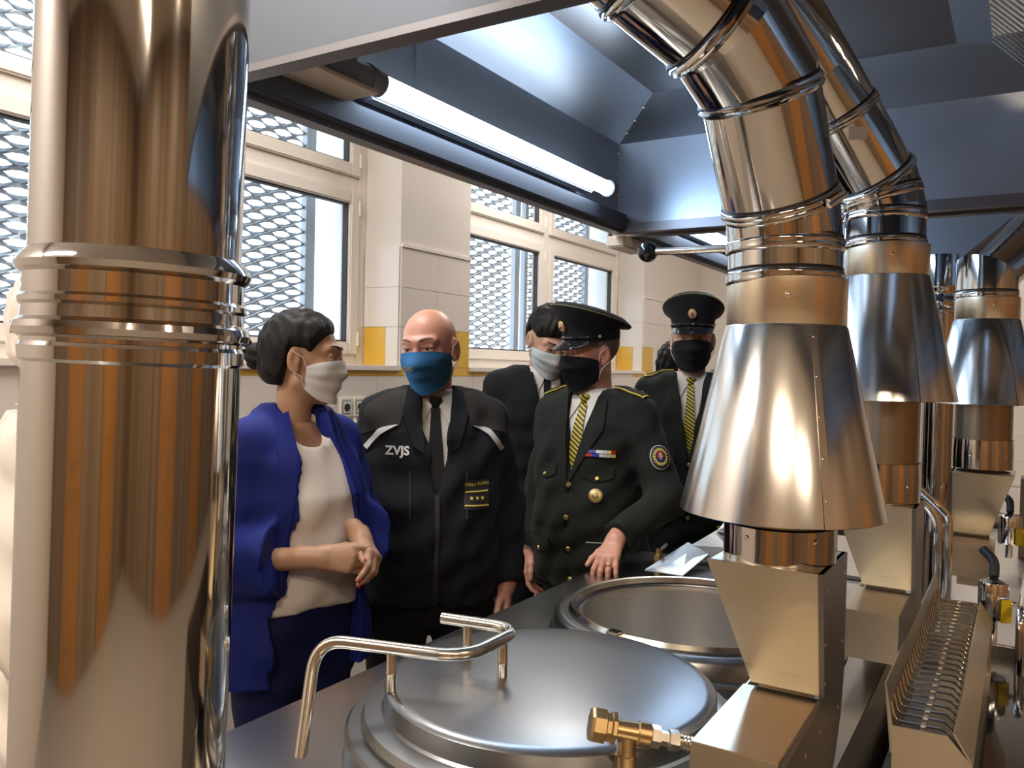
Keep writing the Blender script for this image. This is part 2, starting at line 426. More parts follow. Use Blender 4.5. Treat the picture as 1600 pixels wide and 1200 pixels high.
WHOOD = mat('hood_front_steel', (0.15, 0.165, 0.19), 0.5, 1.0, noise=(1.5, 0.05))
hood(.905, 2.60, 'nearest stainless extraction hood with a lit tube along its left side')
hood(2.66, 4.36, 'farther stainless extraction hood beyond the first one')

TUBE_E = mat('lamp_tube_glow', (.9, .95, 1.0), .3, emit=((.74, .87, 1.0), 12.0))
def tube_lamp(y0, y1, label):
    t = thing('tube_lamp', label, 'lamp', (-1.105, y0, 2.155), 0, 'tube lamps inside the hoods')
    L = y1 - y0
    MB().tube([(0, .03, 0), (0, L - .02, 0)], .021, 24).build('tube', TUBE_E, t, True)
    MB().lathe([(.012, -.06), (.024, -.055), (.026, -.01), (.029, -.008), (.029, .012), (.026, .014), (.026, .034), (.0215, .036)], (0, .0, 0), 28, Matrix.Rotation(R(-90), 4, 'X')).build('end_cap', GPLAS, t, True)
    MB().lathe([(.0215, -.02), (.026, -.018), (.026, .015), (.012, .03), (0, .03)], (0, L, 0), 28, Matrix.Rotation(R(-90), 4, 'X')).build('end_cap', GPLAS, t, True)
    MB().box(-.066, -.030, .05, L - .05, -.018, .022).build('batten', GPLAS, t, bevel=.004)
    MB().box(-.070, .024, -.20, -.05, -.034, .028).build('gear_box', GPLAS, t, bevel=.006)
    MB().box(-.074, .05, -.30, -.02, -.044, -.036).build('mounting_plate', WPLAS, t, bevel=.002)
    MB().tube(arc_pts([(.0, -.20, .0), (.02, -.26, .01), (.03, -.30, -.015), (.0, -.35, -.02)], .03), .004, 8).build('cable', WPLAS, t, True)
    area('tube_light', (.026, L/2, 0), (.03, L * .9), 6, (.42, .66, 1.0), t, (0, R(-90), 0))
tube_lamp(1.235, 2.345, 'bright cool fluorescent tube along the left edge of the nearest hood')
tube_lamp(2.98, 4.09, 'lit fluorescent tube in the farther hood, partly behind the big flue')
j = setp(MB().box(-1.235, -1.165, 2.60, 2.80, 2.018, 2.056).build('junction_box', WPLAS, None, bevel=.005), 'small grey junction box hanging under the near hood corner', 'box')

# ------------------------------------------------------------------ island counter
ZK = .95
K1, K2 = (-.68, 1.25), (-.68, 1.985)
RK = .345
t = thing('kettle_counter', 'long stainless steel counter block holding the boiling kettles', 'counter', (0, 0, 0))
def top_with_hole(b, x0, x1, y0, y1, c, r, z, n=64):
    """rectangle with a round opening"""
    vs_ = []; fs_ = []
    for i in range(n):
        a = 2 * math.pi * i / n; dx, dy = math.cos(a), math.sin(a)
        k = min(((x1 - c[0]) / dx) if dx > 1e-9 else 1e9, ((x0 - c[0]) / dx) if dx < -1e-9 else 1e9,
                ((y1 - c[1]) / dy) if dy > 1e-9 else 1e9, ((y0 - c[1]) / dy) if dy < -1e-9 else 1e9)
        vs_ += [(c[0] + r * dx, c[1] + r * dy, z), (c[0] + k * dx, c[1] + k * dy, z)]
    for i in range(n):
        j = (i + 1) % n; fs_.append((2*i, 2*i+1, 2*j+1, 2*j))
    cs = [(x0, y0, z), (x1, y0, z), (x1, y1, z), (x0, y1, z)]
    m = len(vs_); vs_ += cs
    for q, cc in enumerate(cs):
        ang = math.atan2(cc[1] - c[1], cc[0] - c[0]) % (2 * math.pi); i = int(ang / (2 * math.pi) * n) % n; j = (i + 1) % n
        fs_.append((2*i+1, m + q, 2*j+1))
    b.add(vs_, fs_)
XA, XB = -1.172, -.245
for y0, y1, c in ((.885, 1.62, K1), (1.62, 2.36, K2)):
    b = MB(); top_with_hole(b, XA, XB, y0, y1, c, RK - .03, ZK); 
    b.build('worktop', S_TOP, t)
MB().box(XA, XB, .30, .885, ZK - .002, ZK).build('worktop', S_TOP, t)
MB().box(XA, XB, 2.36, 2.80, ZK - .03, ZK).build('worktop', S_TOP, t)
MB().box(XA, XA + .02, .30, 2.80, ZK - .045, ZK - .002).build('edge_fold', S_TOP, t)
for k in range(4):
    y = .30 + k * .62
    MB().box(XA + .03, XA + .045, y + .006, y + .614, .14, ZK - .06).build('front_panel', S_BRUSH, t, bevel=.003)
MB().box(XA + .05, XB, .30, .32, .14, ZK - .004).build('side_panel', S_BRUSH, t)
MB().box(XA + .05, XB, 2.78, 2.80, .14, ZK - .03).build('side_panel', S_BRUSH, t)
MB().box(XB - .01, XB, .32, 2.78, .14, ZK - .004).build('side_panel', S_BRUSH, t)
MB().box(XA + .09, XB - .03, .36, 2.74, .0, .13).build('plinth', S_DARK, t)

def kettle(c, label, lid):
    k = thing('boiling_kettle', label, 'kettle', (c[0], c[1], ZK), 0, 'round boiling kettles in the counter')
    if lid:
        MB().lathe([(RK - .035, -.002), (RK + .004, .0), (RK + .002, .006), (RK, .012), (RK, .046), (RK - .006, .052), (RK - .03, .054), (RK - .034, .050), (RK - .034, .0)], n=96).build('rim', S_LID, k, True, 40)
        l = MB().lathe([(RK - .030, .052), (RK - .026, .062), (RK - .032, .074), (RK - .05, .078), (.285, .078), (.281, .082), (.281, .112), (.276, .117), (.262, .119), (.18, .122), (.09, .1235), (.0001, .124)], n=128).build('lid', S_LID, k, True, 40)
        # lid handle: bent tube on three posts
        path = arc_pts([(-.300, -.255, .085), (-.315, -.215, .188), (-.085, -.150, .188), (-.025, -.045, .188), (-.195, .025, .188)], .055, 8)
        path = arc_pts([(-.285, -.300, .02), (-.318, -.236, .188), (-.062, -.166, .188), (-.062, .005, .188), (-.215, -.020, .188)], .055, 8)
        MB().tube(path, .0105, 20).build('lid_handle', S_TUBE, l, True, 60)
        for px, py in ((-.185, -.2), (-.062, -.055), (-.165, -.012)):
            MB().lathe([(.0085, .118), (.0085, .145), (.009, .146), (.009, .150), (.0085, .151), (.0085, .188)], (px, py, 0), 18).build('handle_post', S_TUBE, l, True)
        MB().lathe([(.0, .02), (.016, .02), (.018, .008), (.018, .0), (0, 0)], (.02, -RK - .0, .04), 16).build('lid_stop', CHROME, k, True)
    else:
        MB().lathe([(RK - .035, -.002), (RK + .012, .0), (RK + .010, .006), (RK + .002, .010), (RK - .002, .044), (RK - .010, .052), (RK - .03, .055), (RK - .046, .049), (RK - .05, .040), (RK - .056, .040), (RK - .062, .046), (RK - .072, .046)], n=96).build('rim', S_LID, k, True, 40)
        MB().lathe([(RK - .071, .046), (RK - .075, .03), (RK - .077, -.33), (RK - .10, -.385), (RK - .17, -.42), (.0001, -.43)], n=96).build('basin', S_BRUSH, k, True, 50)
        MB().lathe([(RK - .041, .0), (RK - .037, .012), (RK - .043, .022), (RK - .051, .02), (RK - .053, .006), (RK - .047, 0)], (0, 0, .046), 96, close=True).build('gasket_ring', S_TUBE, k, True)
        a = R(-104)
        cl = MB().box(-.018, .018, -.014, .014, -.004, .022).build('latch', CHROME, k, bevel=.004)
        cl.location = ((RK - .036) * math.cos(a), (RK - .036) * math.sin(a), .05); cl.rotation_euler = (0, 0, a + R(90))
        MB().box(-.011, .011, -.016, -.010, .002, .016).build('latch_slot', S_DARK, cl)
    return k
kettle(K1, 'round boiling kettle with its shiny lid closed, nearest the camera', True)
kettle(K2, 'open round boiling kettle, deep steel basin behind the lidded one', False)

# tilting pan with folded pouring lips beyond the open kettle
p = thing('tilting_pan', 'steel pan with folded pouring lips behind the open kettle', 'pan', (-.66, 2.86, 0), 0)
MB().box(-.28, .30, -.02, .62, .0, .93).build('cabinet', S_BRUSH, p, bevel=.006)
b = MB().box(-.32, .32, -.05, .64, .935, .962)
b.build('pan_rim', S_TOP, p, bevel=.004)
MB().sheet([(-.345, -.40, .966), (-.235, -.36, .955), (-.215, -.17, .992), (-.29, -.16, 1.02)], .004).build('pouring_lip', S_BRUSH, p)
MB().sheet([(-.29, -.13, 1.005), (-.20, -.13, .965), (-.13, .02, .985), (-.25, .08, 1.04)], .004).build('pouring_lip', S_BRUSH, p)
MB().sheet([(-.25, .03, 1.035), (-.16, .02, 1.03), (-.15, .44, 1.09), (-.25, .44, 1.125)], .004).build('pouring_lip', S_BRUSH, p)
f = thing('drain_fitting', 'small brass drain fitting on the counter beside the resting hand', 'fitting', (-1.0, 2.56, ZK))
MB().lathe([(.012, 0), (.012, .03), (.016, .032), (.016, .05), (.009, .052), (.009, .07), (0, .07)], n=6).build('nut', BRASS, f)
MB().tube([(0, 0, .06), (.02, .02, .085)], .006, 10).build('spindle', CHROME, f, True)

# ------------------------------------------------------------------ flues with cones
def put0(o, p, n, up_):
    n = Vector(n).normalized(); y = Vector(up_); y = (y - n * y.dot(n)).normalized(); x = y.cross(n)
    o.matrix_local = Matrix(((x.x, y.x, n.x, p[0]), (x.y, y.y, n.y, p[1]), (x.z, y.z, n.z, p[2]), (0, 0, 0, 1)))
def ring(b, p, d, r, w_=.012, h=.006, n=56):
    M = Vector(d).to_track_quat('Z', 'Y').to_matrix()
    b.lathe([(r, -w_), (r + h*.6, -w_*.8), (r + h, -w_*.3), (r + h*.55, 0), (r + h, w_*.3), (r + h*.6, w_*.8), (r, w_)], p, n, M)
def flue(label, x, y, zc0, zc1, zh, path, rings, cuff=.07, r=.087, clamp=None):
    t = thing('exhaust_flue', label, 'flue', (x, y, zh), 0, 'flues with conical skirts above the kettles')
    Z = lambda z: z - zh
    rc, rb = r + .003, r * 1.80
    MB().lathe([(rc, Z(zc0)), (rc + .003, Z(zc0) - .004), (rb, Z(zc1)), (rb - .001, Z(zc1) - .001), (rb - .003, Z(zc1)), (rc - .003, Z(zc0) - .006)], n=96).build('cone_skirt', S_CONE, t, True, 40)
    # seam strip of the rolled cone with rivets
    a = R(-52)
    for k in range(5):
        q = (k + .35) / 5.0; rr = rc + (rb - rc) * q + .001; zz = zc0 + (zc1 - zc0) * q
        rivet(t, (rr * math.cos(a), rr * math.sin(a), Z(zz)), (math.cos(a), math.sin(a), .25), .8)
    st = []
    for da in (-.035, .05):
        for q in (0.02, 1):
            rr = rc + (rb - rc) * q + .0012; st.append((rr * math.cos(a + da), rr * math.sin(a + da), Z(zc0 + (zc1 - zc0) * q)))
    MB().sheet([st[0], st[1], st[3], st[2]], .0008).build('cone_seam', S_CONE, t)
    MB().lathe([(rc - .001, Z(zc0) - .003), (rc + .001, Z(zc0)), (rc + .001, Z(zc0 + cuff)), (rc - .002, Z(zc0 + cuff) + .002)], n=72).build('cuff', S_HOPPER, t, True)
    rivet(t, (rc * math.cos(R(-75)), rc * math.sin(R(-75)), Z(zc0 + cuff * .6)), (math.cos(R(-75)), math.sin(R(-75)), 0), 1.2)
    MB().lathe([(r - .006, Z(zc0) - .02), (r - .006, .085 if zc1 - zh > .1 else .052), (r - .012, .085)], n=72).build('inner_pipe', S_DULL, t, True)
    MB().lathe([(r - .003, .085 if zc1 - zh > .1 else .052), (r - .001, .05), (r - .001, -.004), (r - .008, -.004)], n=72).build('socket_ring', S_POL, t, True)
    for an in (-110, -40, 60, 150):
        rivet(t, ((r - .001) * math.cos(R(an)), (r - .001) * math.sin(R(an)), .035), (math.cos(R(an)), math.sin(R(an)), 0), 1.1)
    pts = [Vector(q) - Vector((x, y, zh)) for q in path]
    for i in range(len(pts) - 1):
        d = (pts[i+1] - pts[i]).normalized()
        # mitred segments: extend to the half angle at both ends
        def plane(i):
            if i == 0 or i == len(pts) - 1: return (pts[min(i+1, len(pts)-1)] - pts[max(i-1, 0)]).normalized() if i in (0, len(pts)-1) else d
            return ((pts[i] - pts[i-1]).normalized() + (pts[i+1] - pts[i]).normalized()).normalized()
        A = d.orthogonal().normalized(); B = d.cross(A); n = 72; vs_ = []; fs_ = []
        for e, pp in ((0, pts[i]), (1, pts[i+1])):
            nn = plane(i + e)
            for k in range(n):
                q = 2 * math.pi * k / n; off = (A * math.cos(q) + B * math.sin(q)) * r
                s = -(off.dot(nn)) / d.dot(nn); vs_.append((pp + off + d * s)[:])
        fs_ = [(k, (k+1) % n, n + (k+1) % n, n + k) for k in range(n)]
        me = MB().add(vs_, fs_).mesh('pipe_section', True, 60); link('pipe_section', me, S_POL, t)
    for (p, d, hh) in rings:
        b = MB(); ring(b, Vector(p) - Vector((x, y, zh)), d, r, .011, hh); b.build('joint_ring', S_POL, t, True, 60)
        b = MB(); q = Vector(d).normalized() * .0135; ring(b, Vector(p) - Vector((x, y, zh)) + q, d, r - .0005, .0025, .0018); b.build('seal_ring', RUBBER, t, True)
    if clamp:
        p, d = clamp
        cb = MB().box(-.007, .007, -.02, .02, 0, .008).tube([(0, -.026, .008), (0, .026, .008)], .003, 8).build('clamp_screw', CHROME, t, bevel=.001); n_ = Vector(d[1]); put0(cb, Vector(p) - Vector((x, y, zh)) + n_.normalized() * (r + .005), n_, Vector(d[0]).cross(n_))
    return t
up = (0, 0, 1)
P = [(-.328, 1.349, 1.742), (-.329, 1.349, 1.80), (-.333, 1.338, 1.86), (-.350, 1.246, 2.03), (-.378, 1.170, 2.09), (-.475, 1.05, 2.175), (-.50, 1.03, 2.25), (-.50, 1.03, 2.46)]
def dirs(P, i): return (Vector(P[i+1]) - Vector(P[i])).normalized()
def at(P, i, t): return Vector(P[i]) * (1-t) + Vector(P[i+1]) * t
flue('biggest foreground flue with its cone skirt slid down low', -.324, 1.349, 1.675, 1.382, 1.313, P,
     [(at(P, 0, .1), up, .004), (at(P, 0, .95), dirs(P, 0), .004), (at(P, 2, .05), dirs(P, 2), .005), (at(P, 2, .92), dirs(P, 2), .006), (at(P, 4, .12), dirs(P, 4), .007), (at(P, 4, .85), dirs(P, 4), .006)],
     clamp=(at(P, 2, .05)[:], (dirs(P, 2), (.93, -.36, -.1))))
P2 = [(-.286, 2.109, 1.90), (-.287, 2.109, 1.985), (-.302, 2.10, 2.045), (-.42, 1.945, 2.275), (-.512, 1.80, 2.445)]
flue('middle flue bending up left behind the big foreground one', -.280, 2.109, 1.83, 1.545, 1.315, P2,
     [(at(P2, 0, .05), up, .004), (at(P2, 0, .8), up, .004), (at(P2, 1, .5), dirs(P2, 1), .004), (at(P2, 2, .05), dirs(P2, 2), .007), (at(P2, 2, .62), dirs(P2, 2), .005)])
P3 = [(-.107, 2.968, 1.85), (-.107, 2.968, 1.925), (.0, 3.15, 2.05), (.10, 3.25, 2.08), (.26, 3.40, 2.10)]
flue('third flue at right with a thick elbow turning right', -.104, 2.968, 1.78, 1.52, 1.325, P3, [(at(P3, 0, .05), up, .003), (at(P3, 1, .95), dirs(P3, 2), .006)], cuff=.065, r=.086)
sl = setp(MB().box(-.02, .02, -.001, .001, -.014, .014).build('flue_sticker', WPLAS), 'small white sticker on the middle slanting flue', 'sticker')
dd = dirs(P2, 2); q = at(P2, 2, .5); nn = Vector((.35, -.9, -.25)); nn = (nn - dd * nn.dot(dd)).normalized()
sl.location = q + nn * .0885; sl.rotation_euler = nn.to_track_quat('-Y', 'Z').to_euler()
# damper lever with a black ball
d = thing('damper_lever', 'steel lever with a black ball knob under the far hood', 'lever', (-.37, 2.13, 1.915))
MB().tube([(0.02, 0, 0), (-.49, 0.0, .008)], .0105, 16).build('rod', S_TUBE, d, True)
MB().lathe([(.028 * math.sin(i * math.pi / 12) + 1e-4, -.028 * math.cos(i * math.pi / 12)) for i in range(13)], (-.515, 0, .008), 28).build('ball_knob', BALL, d, True, 180)

# vertical polished flue in the foreground
r = .101
lean = 0.012
t = thing('foreground_flue', 'huge polished steel flue pipe filling the left foreground', 'flue', (-.775, .508, ZK))
pipe_z = [(0, .655), (.655, .73), (.73, 1.45)]
MB().lathe([(r, 0), (r, .66)], n=128).build('pipe_section', S_POL, t, True)
MB().lathe([(r, .645), (r + .003, .648), (r + .003, .660), (r + .001, .664), (r + .001, .668), (r + .007, .671), (r + .0085, .677), (r + .007, .683), (r + .002, .687), (r + .001, .698), (r + .004, .701), (r + .004, .706), (r + .001, .709), (r + .001, .728), (r + .006, .732), (r + .008, .738), (r + .005, .744), (r - .002, .752)], n=128).build('joint_sleeve', S_POL, t, True, 22)
MB().lathe([(r - .003, .745), (r - .003, 2.38)], n=128).build('pipe_section', S_POL, t, True)
a = R(208)
cl = MB().box(-.02, .02, -.004, .004, -.006, .006).tube([(-.03, 0, 0), (.02, 0, 0)], .0035, 10).box(-.024, -.014, -.006, .006, -.008, .008).box(.004, .014, -.006, .006, -.008, .008).build('clamp_screw', CHROME, t)
cl.location = ((r + .007) * math.cos(a), (r + .007) * math.sin(a), .677); cl.rotation_euler = (0, 0, a + R(25))
MB().lathe([(r + .001, 0), (r + .03, .001), (r + .03, .004), (r + .001, .006)], n=96).build('base_flange', S_POL, t, True)
t.rotation_euler = (R(-.6), R(1.1), 0)

# ------------------------------------------------------------------ draught hoppers under the flues
def hopper(dx, dy, label, box_len=.245):
    t = thing('draught_hopper', label, 'hopper', (dx, dy, ZK), 0, 'steel draught hoppers under the flues')
    zt, zb = .36, .170
    T = [(-.411, 1.256), (-.240, 1.256), (-.240, 1.445), (-.411, 1.445)]
    B_ = [(-.348, 1.294), (-.247, 1.294), (-.247, 1.40), (-.348, 1.40)]
    o = lambda p, z: (p[0], p[1], z)
    MB().sheet([o(T[0], zt), o(T[1], zt), o(B_[1], zb), o(B_[0], zb)], .003).build('front_plate', S_HOPPER, t)
    MB().sheet([o(T[3], zt), o(T[0], zt), o(B_[0], zb), o(B_[3], zb)], .003).build('side_plate', S_HOPPER, t)
    MB().sheet([o(T[2], zt), o(T[3], zt), o(B_[3], zb), o(B_[2], zb)], .003).build('rear_plate', S_HOPPER, t)
    # right-hand cheek: one tall plate, curved at its lower rear
    ch = [(1.256, zt), (1.447, zt), (1.447, .16), (1.43, .10), (1.39, .045), (1.33, .0), (1.302 - box_len, .0), (1.302 - box_len, .160), (1.290, .168)]
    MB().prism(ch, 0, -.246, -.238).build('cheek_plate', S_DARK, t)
    b = MB(); n = 48; cx, cy, rr = -.324, 1.349, .083
    top_with_hole(b, T[0][0], T[1][0], T[0][1], T[2][1], (cx, cy), rr - .008, zt, 32); b.build('top_plate', S_HOPPER, t)
    MB().box(-.362, -.247, 1.302 - box_len, 1.302, .157, .162).build('box_top', S_HOPPER, t, bevel=.0012)
    MB().box(-.362, -.247, 1.302 - box_len, 1.305 - box_len, .062, .157).build('box_front', S_HOPPER, t)
    MB().box(-.362, -.359, 1.305 - box_len, 1.40, .062, .157).build('box_side', S_HOPPER, t)
    MB().box(-.348, -.262, 1.34, 1.343, .0, .18).build('box_rear', S_HOPPER, t)
    for (y, z) in ((1.285, .33), (1.285, .25), (1.292, .19), (1.42, .33), (1.42, .22), (1.40, .12), (1.26, .13), (1.17, .13), (1.09, .13), (1.18, .06)):
        rivet(t, (-.238, y, z), (1, 0, 0), .9)
    return t
hopper(0, 0, 'near draught hopper with a slanted plate under the big flue')
hopper(.045, .755, 'second draught hopper below the middle flue', .215)
h3 = hopper(.21, 1.62, 'third draught hopper below the right-hand flue', .14); h3.scale = (-1, 1, 1); h3.location.x = .225 - .650

# brass gas valve with ribbed hose tail beside the near hopper
v = thing('gas_valve', 'brass valve with hose tail in front of the kettle lid', 'valve', (-.475, 1.045, ZK))
dv = Vector((.105, .065, -.022)).normalized(); M = dv.to_track_quat('Z', 'Y').to_matrix()
c0 = Vector((-.008, -.005, .158))
MB().lathe([(.0, -.016), (.022, -.016), (.024, -.012), (.024, .004), (.020, .006), (.020, .012), (.023, .014), (.023, .019), (.013, .022)], c0, 8, M).build('union_nut', BRASS, v, True, 20)
MB().lathe([(.013, .018), (.0145, .05), (.0165, .052), (.0165, .068), (.011, .07)], c0, 28, M).build('valve_body', BRASS, v, True)
c1 = c0 + dv * .036
MB().lathe([(.0125, .0), (.0135, -.03), (.016, -.032), (.016, -.05), (.0135, -.052), (.0001, -.054)], c1, 24).build('branch_outlet', BRASS, v, True)
MB().lathe([(.011, .068), (.0155, .07), (.0155, .082), (.0105, .083)], c0, 6, M).build('hex_nut', S_TUBE, v)
MB().lathe([(.010, .083), (.010, .094), (.0145, .095), (.0145, .108), (.010, .109)], c0, 6, M).build('hex_nut', S_TUBE, v)
pr = []
for k in range(9): pr += [(.0092, .109 + k * .005), (.0112, .1115 + k * .005)]
MB().lathe(pr + [(.009, .155)], c0, 24, M).build('ribbed_hose', S_TUBE, v, True, 70)
MB().tube([(c1 + Vector((0, 0, -.05)))[:], (c1.x, c1.y, 0)], .008, 14).build('supply_pipe', CHROME, v, True)

# ------------------------------------------------------------------ right-hand appliance block: louvre rack, glass top, fittings
u = thing('range_block', 'dark range block with black glass top at lower right', 'range', (0, 0, 0))
MB().box(-.225, .62, 1.30, 2.60, .10, .80).build('body', S_DARK, u, bevel=.004)
MB().box(-.05, .60, 1.32, 2.45, .80, .852).build('glass_top', GLASSTOP, u, bevel=.003)
MB().box(-.225, .62, 2.60, 4.6, .10, .88).build('body', S_BRUSH, u, bevel=.004)
MB().box(-.20, .60, 1.34, 2.56, .0, .10).build('plinth', S_DARK, u)
rk = thing('vent_rack', 'slatted steel vent trough with bent rungs on the range block', 'rack', (-.190, 1.585, .80))
Lr = .98
prof = [(0, .262), (.012, .195), (.098, .200), (.138, .160)]
th = .003
def offp(p, d): return [(a, q - d) for a, q in p]
b = MB(); b.sheet([(0, 0, .262), (0, Lr, .262), (.012, Lr, .14), (.012, 0, .14)], .003).build('back_plate', S_BRUSH, rk)
MB().sheet([(.105, 0, .196), (.105, Lr, .196), (.134, Lr, .15), (.134, 0, .15)][::-1], .003).build('front_plate', S_HOPPER, rk)
MB().prism([(.0, .262), (.012, .19), (.098, .192), (.136, .150), (.136, .0), (.012, .0), (.012, .15)], 1, -.004, 0).build('end_plate', S_HOPPER, rk)
MB().prism([(.0, .262), (.012, .19), (.098, .192), (.136, .150), (.136, .0), (.012, .0), (.012, .15)], 1, Lr, Lr + .004).build('end_plate', S_HOPPER, rk)
rung = MB().tube(arc_pts([(.006, 0, .225), (.013, 0, .192), (.092, 0, .194), (.112, 0, .17), (.114, 0, .14)], .01, 3), .0026, 6).mesh('rung', True); rung.materials.append(S_TUBE)
for k in range(26):
    o = bpy.data.objects.new('rung', rung); COL.objects.link(o); o.parent = rk; o.location = (0, .018 + k * (Lr - .036) / 25, 0)
MB().box(.054, .062, 0, Lr, .184, .190).build('centre_bar', S_TUBE, rk)
MB().box(.012, .134, 0, Lr, .0, .006).build('tray', S_DARK, rk)
def burner_valve(x, y, z, label):
    c = thing('safety_valve', label, 'valve', (x, y, z), 0, 'chrome valves with yellow tags')
    MB().lathe([(0, 0), (.012, 0), (.012, .05), (.036, .052), (.038, .058), (.038, .150), (.036, .156), (.0001, .170)], n=40).build('cylinder', CHROME, c, True, 30)
    tg = MB().box(-.016, .016, -.002, .002, -.032, .032).build('tag', YLAB, c, bevel=.002); tg.location = (.032, -.03, .085); tg.rotation_euler = (0, 0, R(35))
    MB().tube([(.03, 0, .10), (.30, .06, .10)], .007, 12).build('handle_bar', CHROME, c, True)
    MB().tube(arc_pts([(.0, .0, .17), (.0, .02, .21), (-.03, .06, .23)], .02), .013, 12).build('hose', RUBBER, c, True)
    return c
burner_valve(-.055, 2.66, .88, 'chrome cylinder valve with yellow tag at the rack end')
burner_valve(-.03, 3.62, .93, 'farther chrome valve with yellow tag behind the third hopper')
# rails and levers
def rail(label, pts, r, m=CHROME, rad=.05, cat='rail', name='grab_rail'):
    o = MB().tube(arc_pts(pts, rad, 6), r, 14).build(name, m, None, True, 60); return setp(o, label, cat)
rail('bent chrome rail in front of the range tubs at the right edge', [(.01, 2.53, .80), (.01, 2.53, .99), (.03, 3.14, .99), (.03, 3.14, .88)], .011)
rail('upper chrome rail crossing the right picture edge', [(.03, 3.30, .88), (.03, 3.30, 1.12), (.26, 3.38, 1.12), (.26, 3.38, .88)], .011)
rail('slanting chrome lever between second and third flue', [(-.30, 2.62, 1.33), (-.20, 2.66, 1.235), (-.17, 2.68, 1.20), (-.17, 2.68, .95)], .010, name='lever', cat='lever')
rail('thick bent chrome lever below the slanting one', [(-.33, 2.75, 1.26), (-.24, 2.78, 1.225), (-.205, 2.79, 1.16), (-.205, 2.79, .95)], .014, name='lever', cat='lever')
tb = thing('steel_tub', 'shallow stainless tub behind the chrome rail at the right edge', 'tub', (.22, 2.92, .88))
MB().lathe([(.13, .03), (.15, .10), (.16, .105), (.165, .10), (.155, .09), (.14, 0), (0.001, 0)], n=40).build('bowl', S_BRUSH, tb, True)
MB().tube([(.15 * math.cos(i * math.pi / 12), .15 * math.sin(i * math.pi / 12), .105) for i in range(25)], .006, 8, False).build('bead', CHROME, tb, True)
# thin posts and a distant flue
for i, (x, y, r_, m, lb) in enumerate(((-.385, 3.87, .014, S_DARK, 'dark upright post left of the thin steel posts'), (-.345, 3.90, .020, S_TUBE, 'pale steel upright post behind the second cone'),
                                     (-.272, 3.95, .026, S_POL, 'thicker polished upright post behind the third cone'))):
    po = thing('upright_post', lb, 'post', (x, y, 0)); MB().tube([(0, 0, .01), (0, 0, 2.06)], r_, 20).build('tube', m, po, True)
    MB().lathe([(r_, .012), (r_ + .006, .010), (r_ + .006, 0), (0, 0)], n=20).build('foot', m, po, True)
t = thing('distant_flue', 'slim distant flue with ribbed collar between second and third cone', 'flue', (-.288, 3.70, 0))
MB().lathe([(.057, 0), (.057, 1.87)], n=48).build('pipe_section', S_POL, t, True)
MB().lathe([(.059, .90), (.062, .91), (.059, .92), (.063, .925), (.063, .955), (.060, .96), (.060, .99), (.063, .995), (.063, 1.005), (.058, 1.01), (.058, 1.13)], (0, 0, .95), n=48).build('collar', S_POL, t, True, 40)
c = thing('control_cabinet', 'low steel cabinet behind the upright posts', 'cabinet', (-.62, 4.65, 0)); MB().box(-.4, .9, 0, .6, 0, .95).build('body', S_BRUSH, c, bevel=.01); MB().box(-.36, .86, -.01, 0, .2, .9).build('door', S_DARK, c, bevel=.004)
c = thing('carton', 'brown printed carton behind the third hopper', 'box', (.06, 3.95, .88)); MB().box(-.06, .10, -.05, .10, 0, .32).build('body', BOXB, c, bevel=.004)
MB().box(-.02, .06, -.052, -.05, .08, .22).build('print_panel', WPLAS, c)
# wall sockets
for i in range(2):
    s = thing('wall_socket', ('left' if i == 0 else 'right') + ' wall socket with black round hole beside the woman', 'socket', (XW + .008, 2.785 + .088 * i, 1.405))
    MB().box(0, .012, -.040, .040, -.045, .045).build('plate', WPLAS, s, bevel=.004)
    MB().box(.011, .013, -.026, .026, -.030, .030).build('frame', RUBBER, s); MB().box(.0115, .0145, -.023, .023, -.027, .027).build('insert', WPLAS, s)
    MB().lathe([(0, .018), (.017, .018), (.017, 0), (0, 0)], (.0, 0, 0), 20, Matrix.Rotation(R(90), 3, 'Y')).build('well', RUBBER, s, True)
s = thing('switch_panel', 'pale switch panel with small markings below the sockets', 'switch', (XW + .008, 2.83, 1.28))
MB().box(0, .02, -.085, .085, -.065, .06).build('plate', WPLAS, s, bevel=.004)
for k in range(2): MB().box(.02, .023, -.05 + k * .055, -.01 + k * .055, -.02, .01).build('button', GPLAS, s)
MB().tube([(.0, .02, .06), (.0, .02, .08)], .01).build('conduit', WPLAS, s)

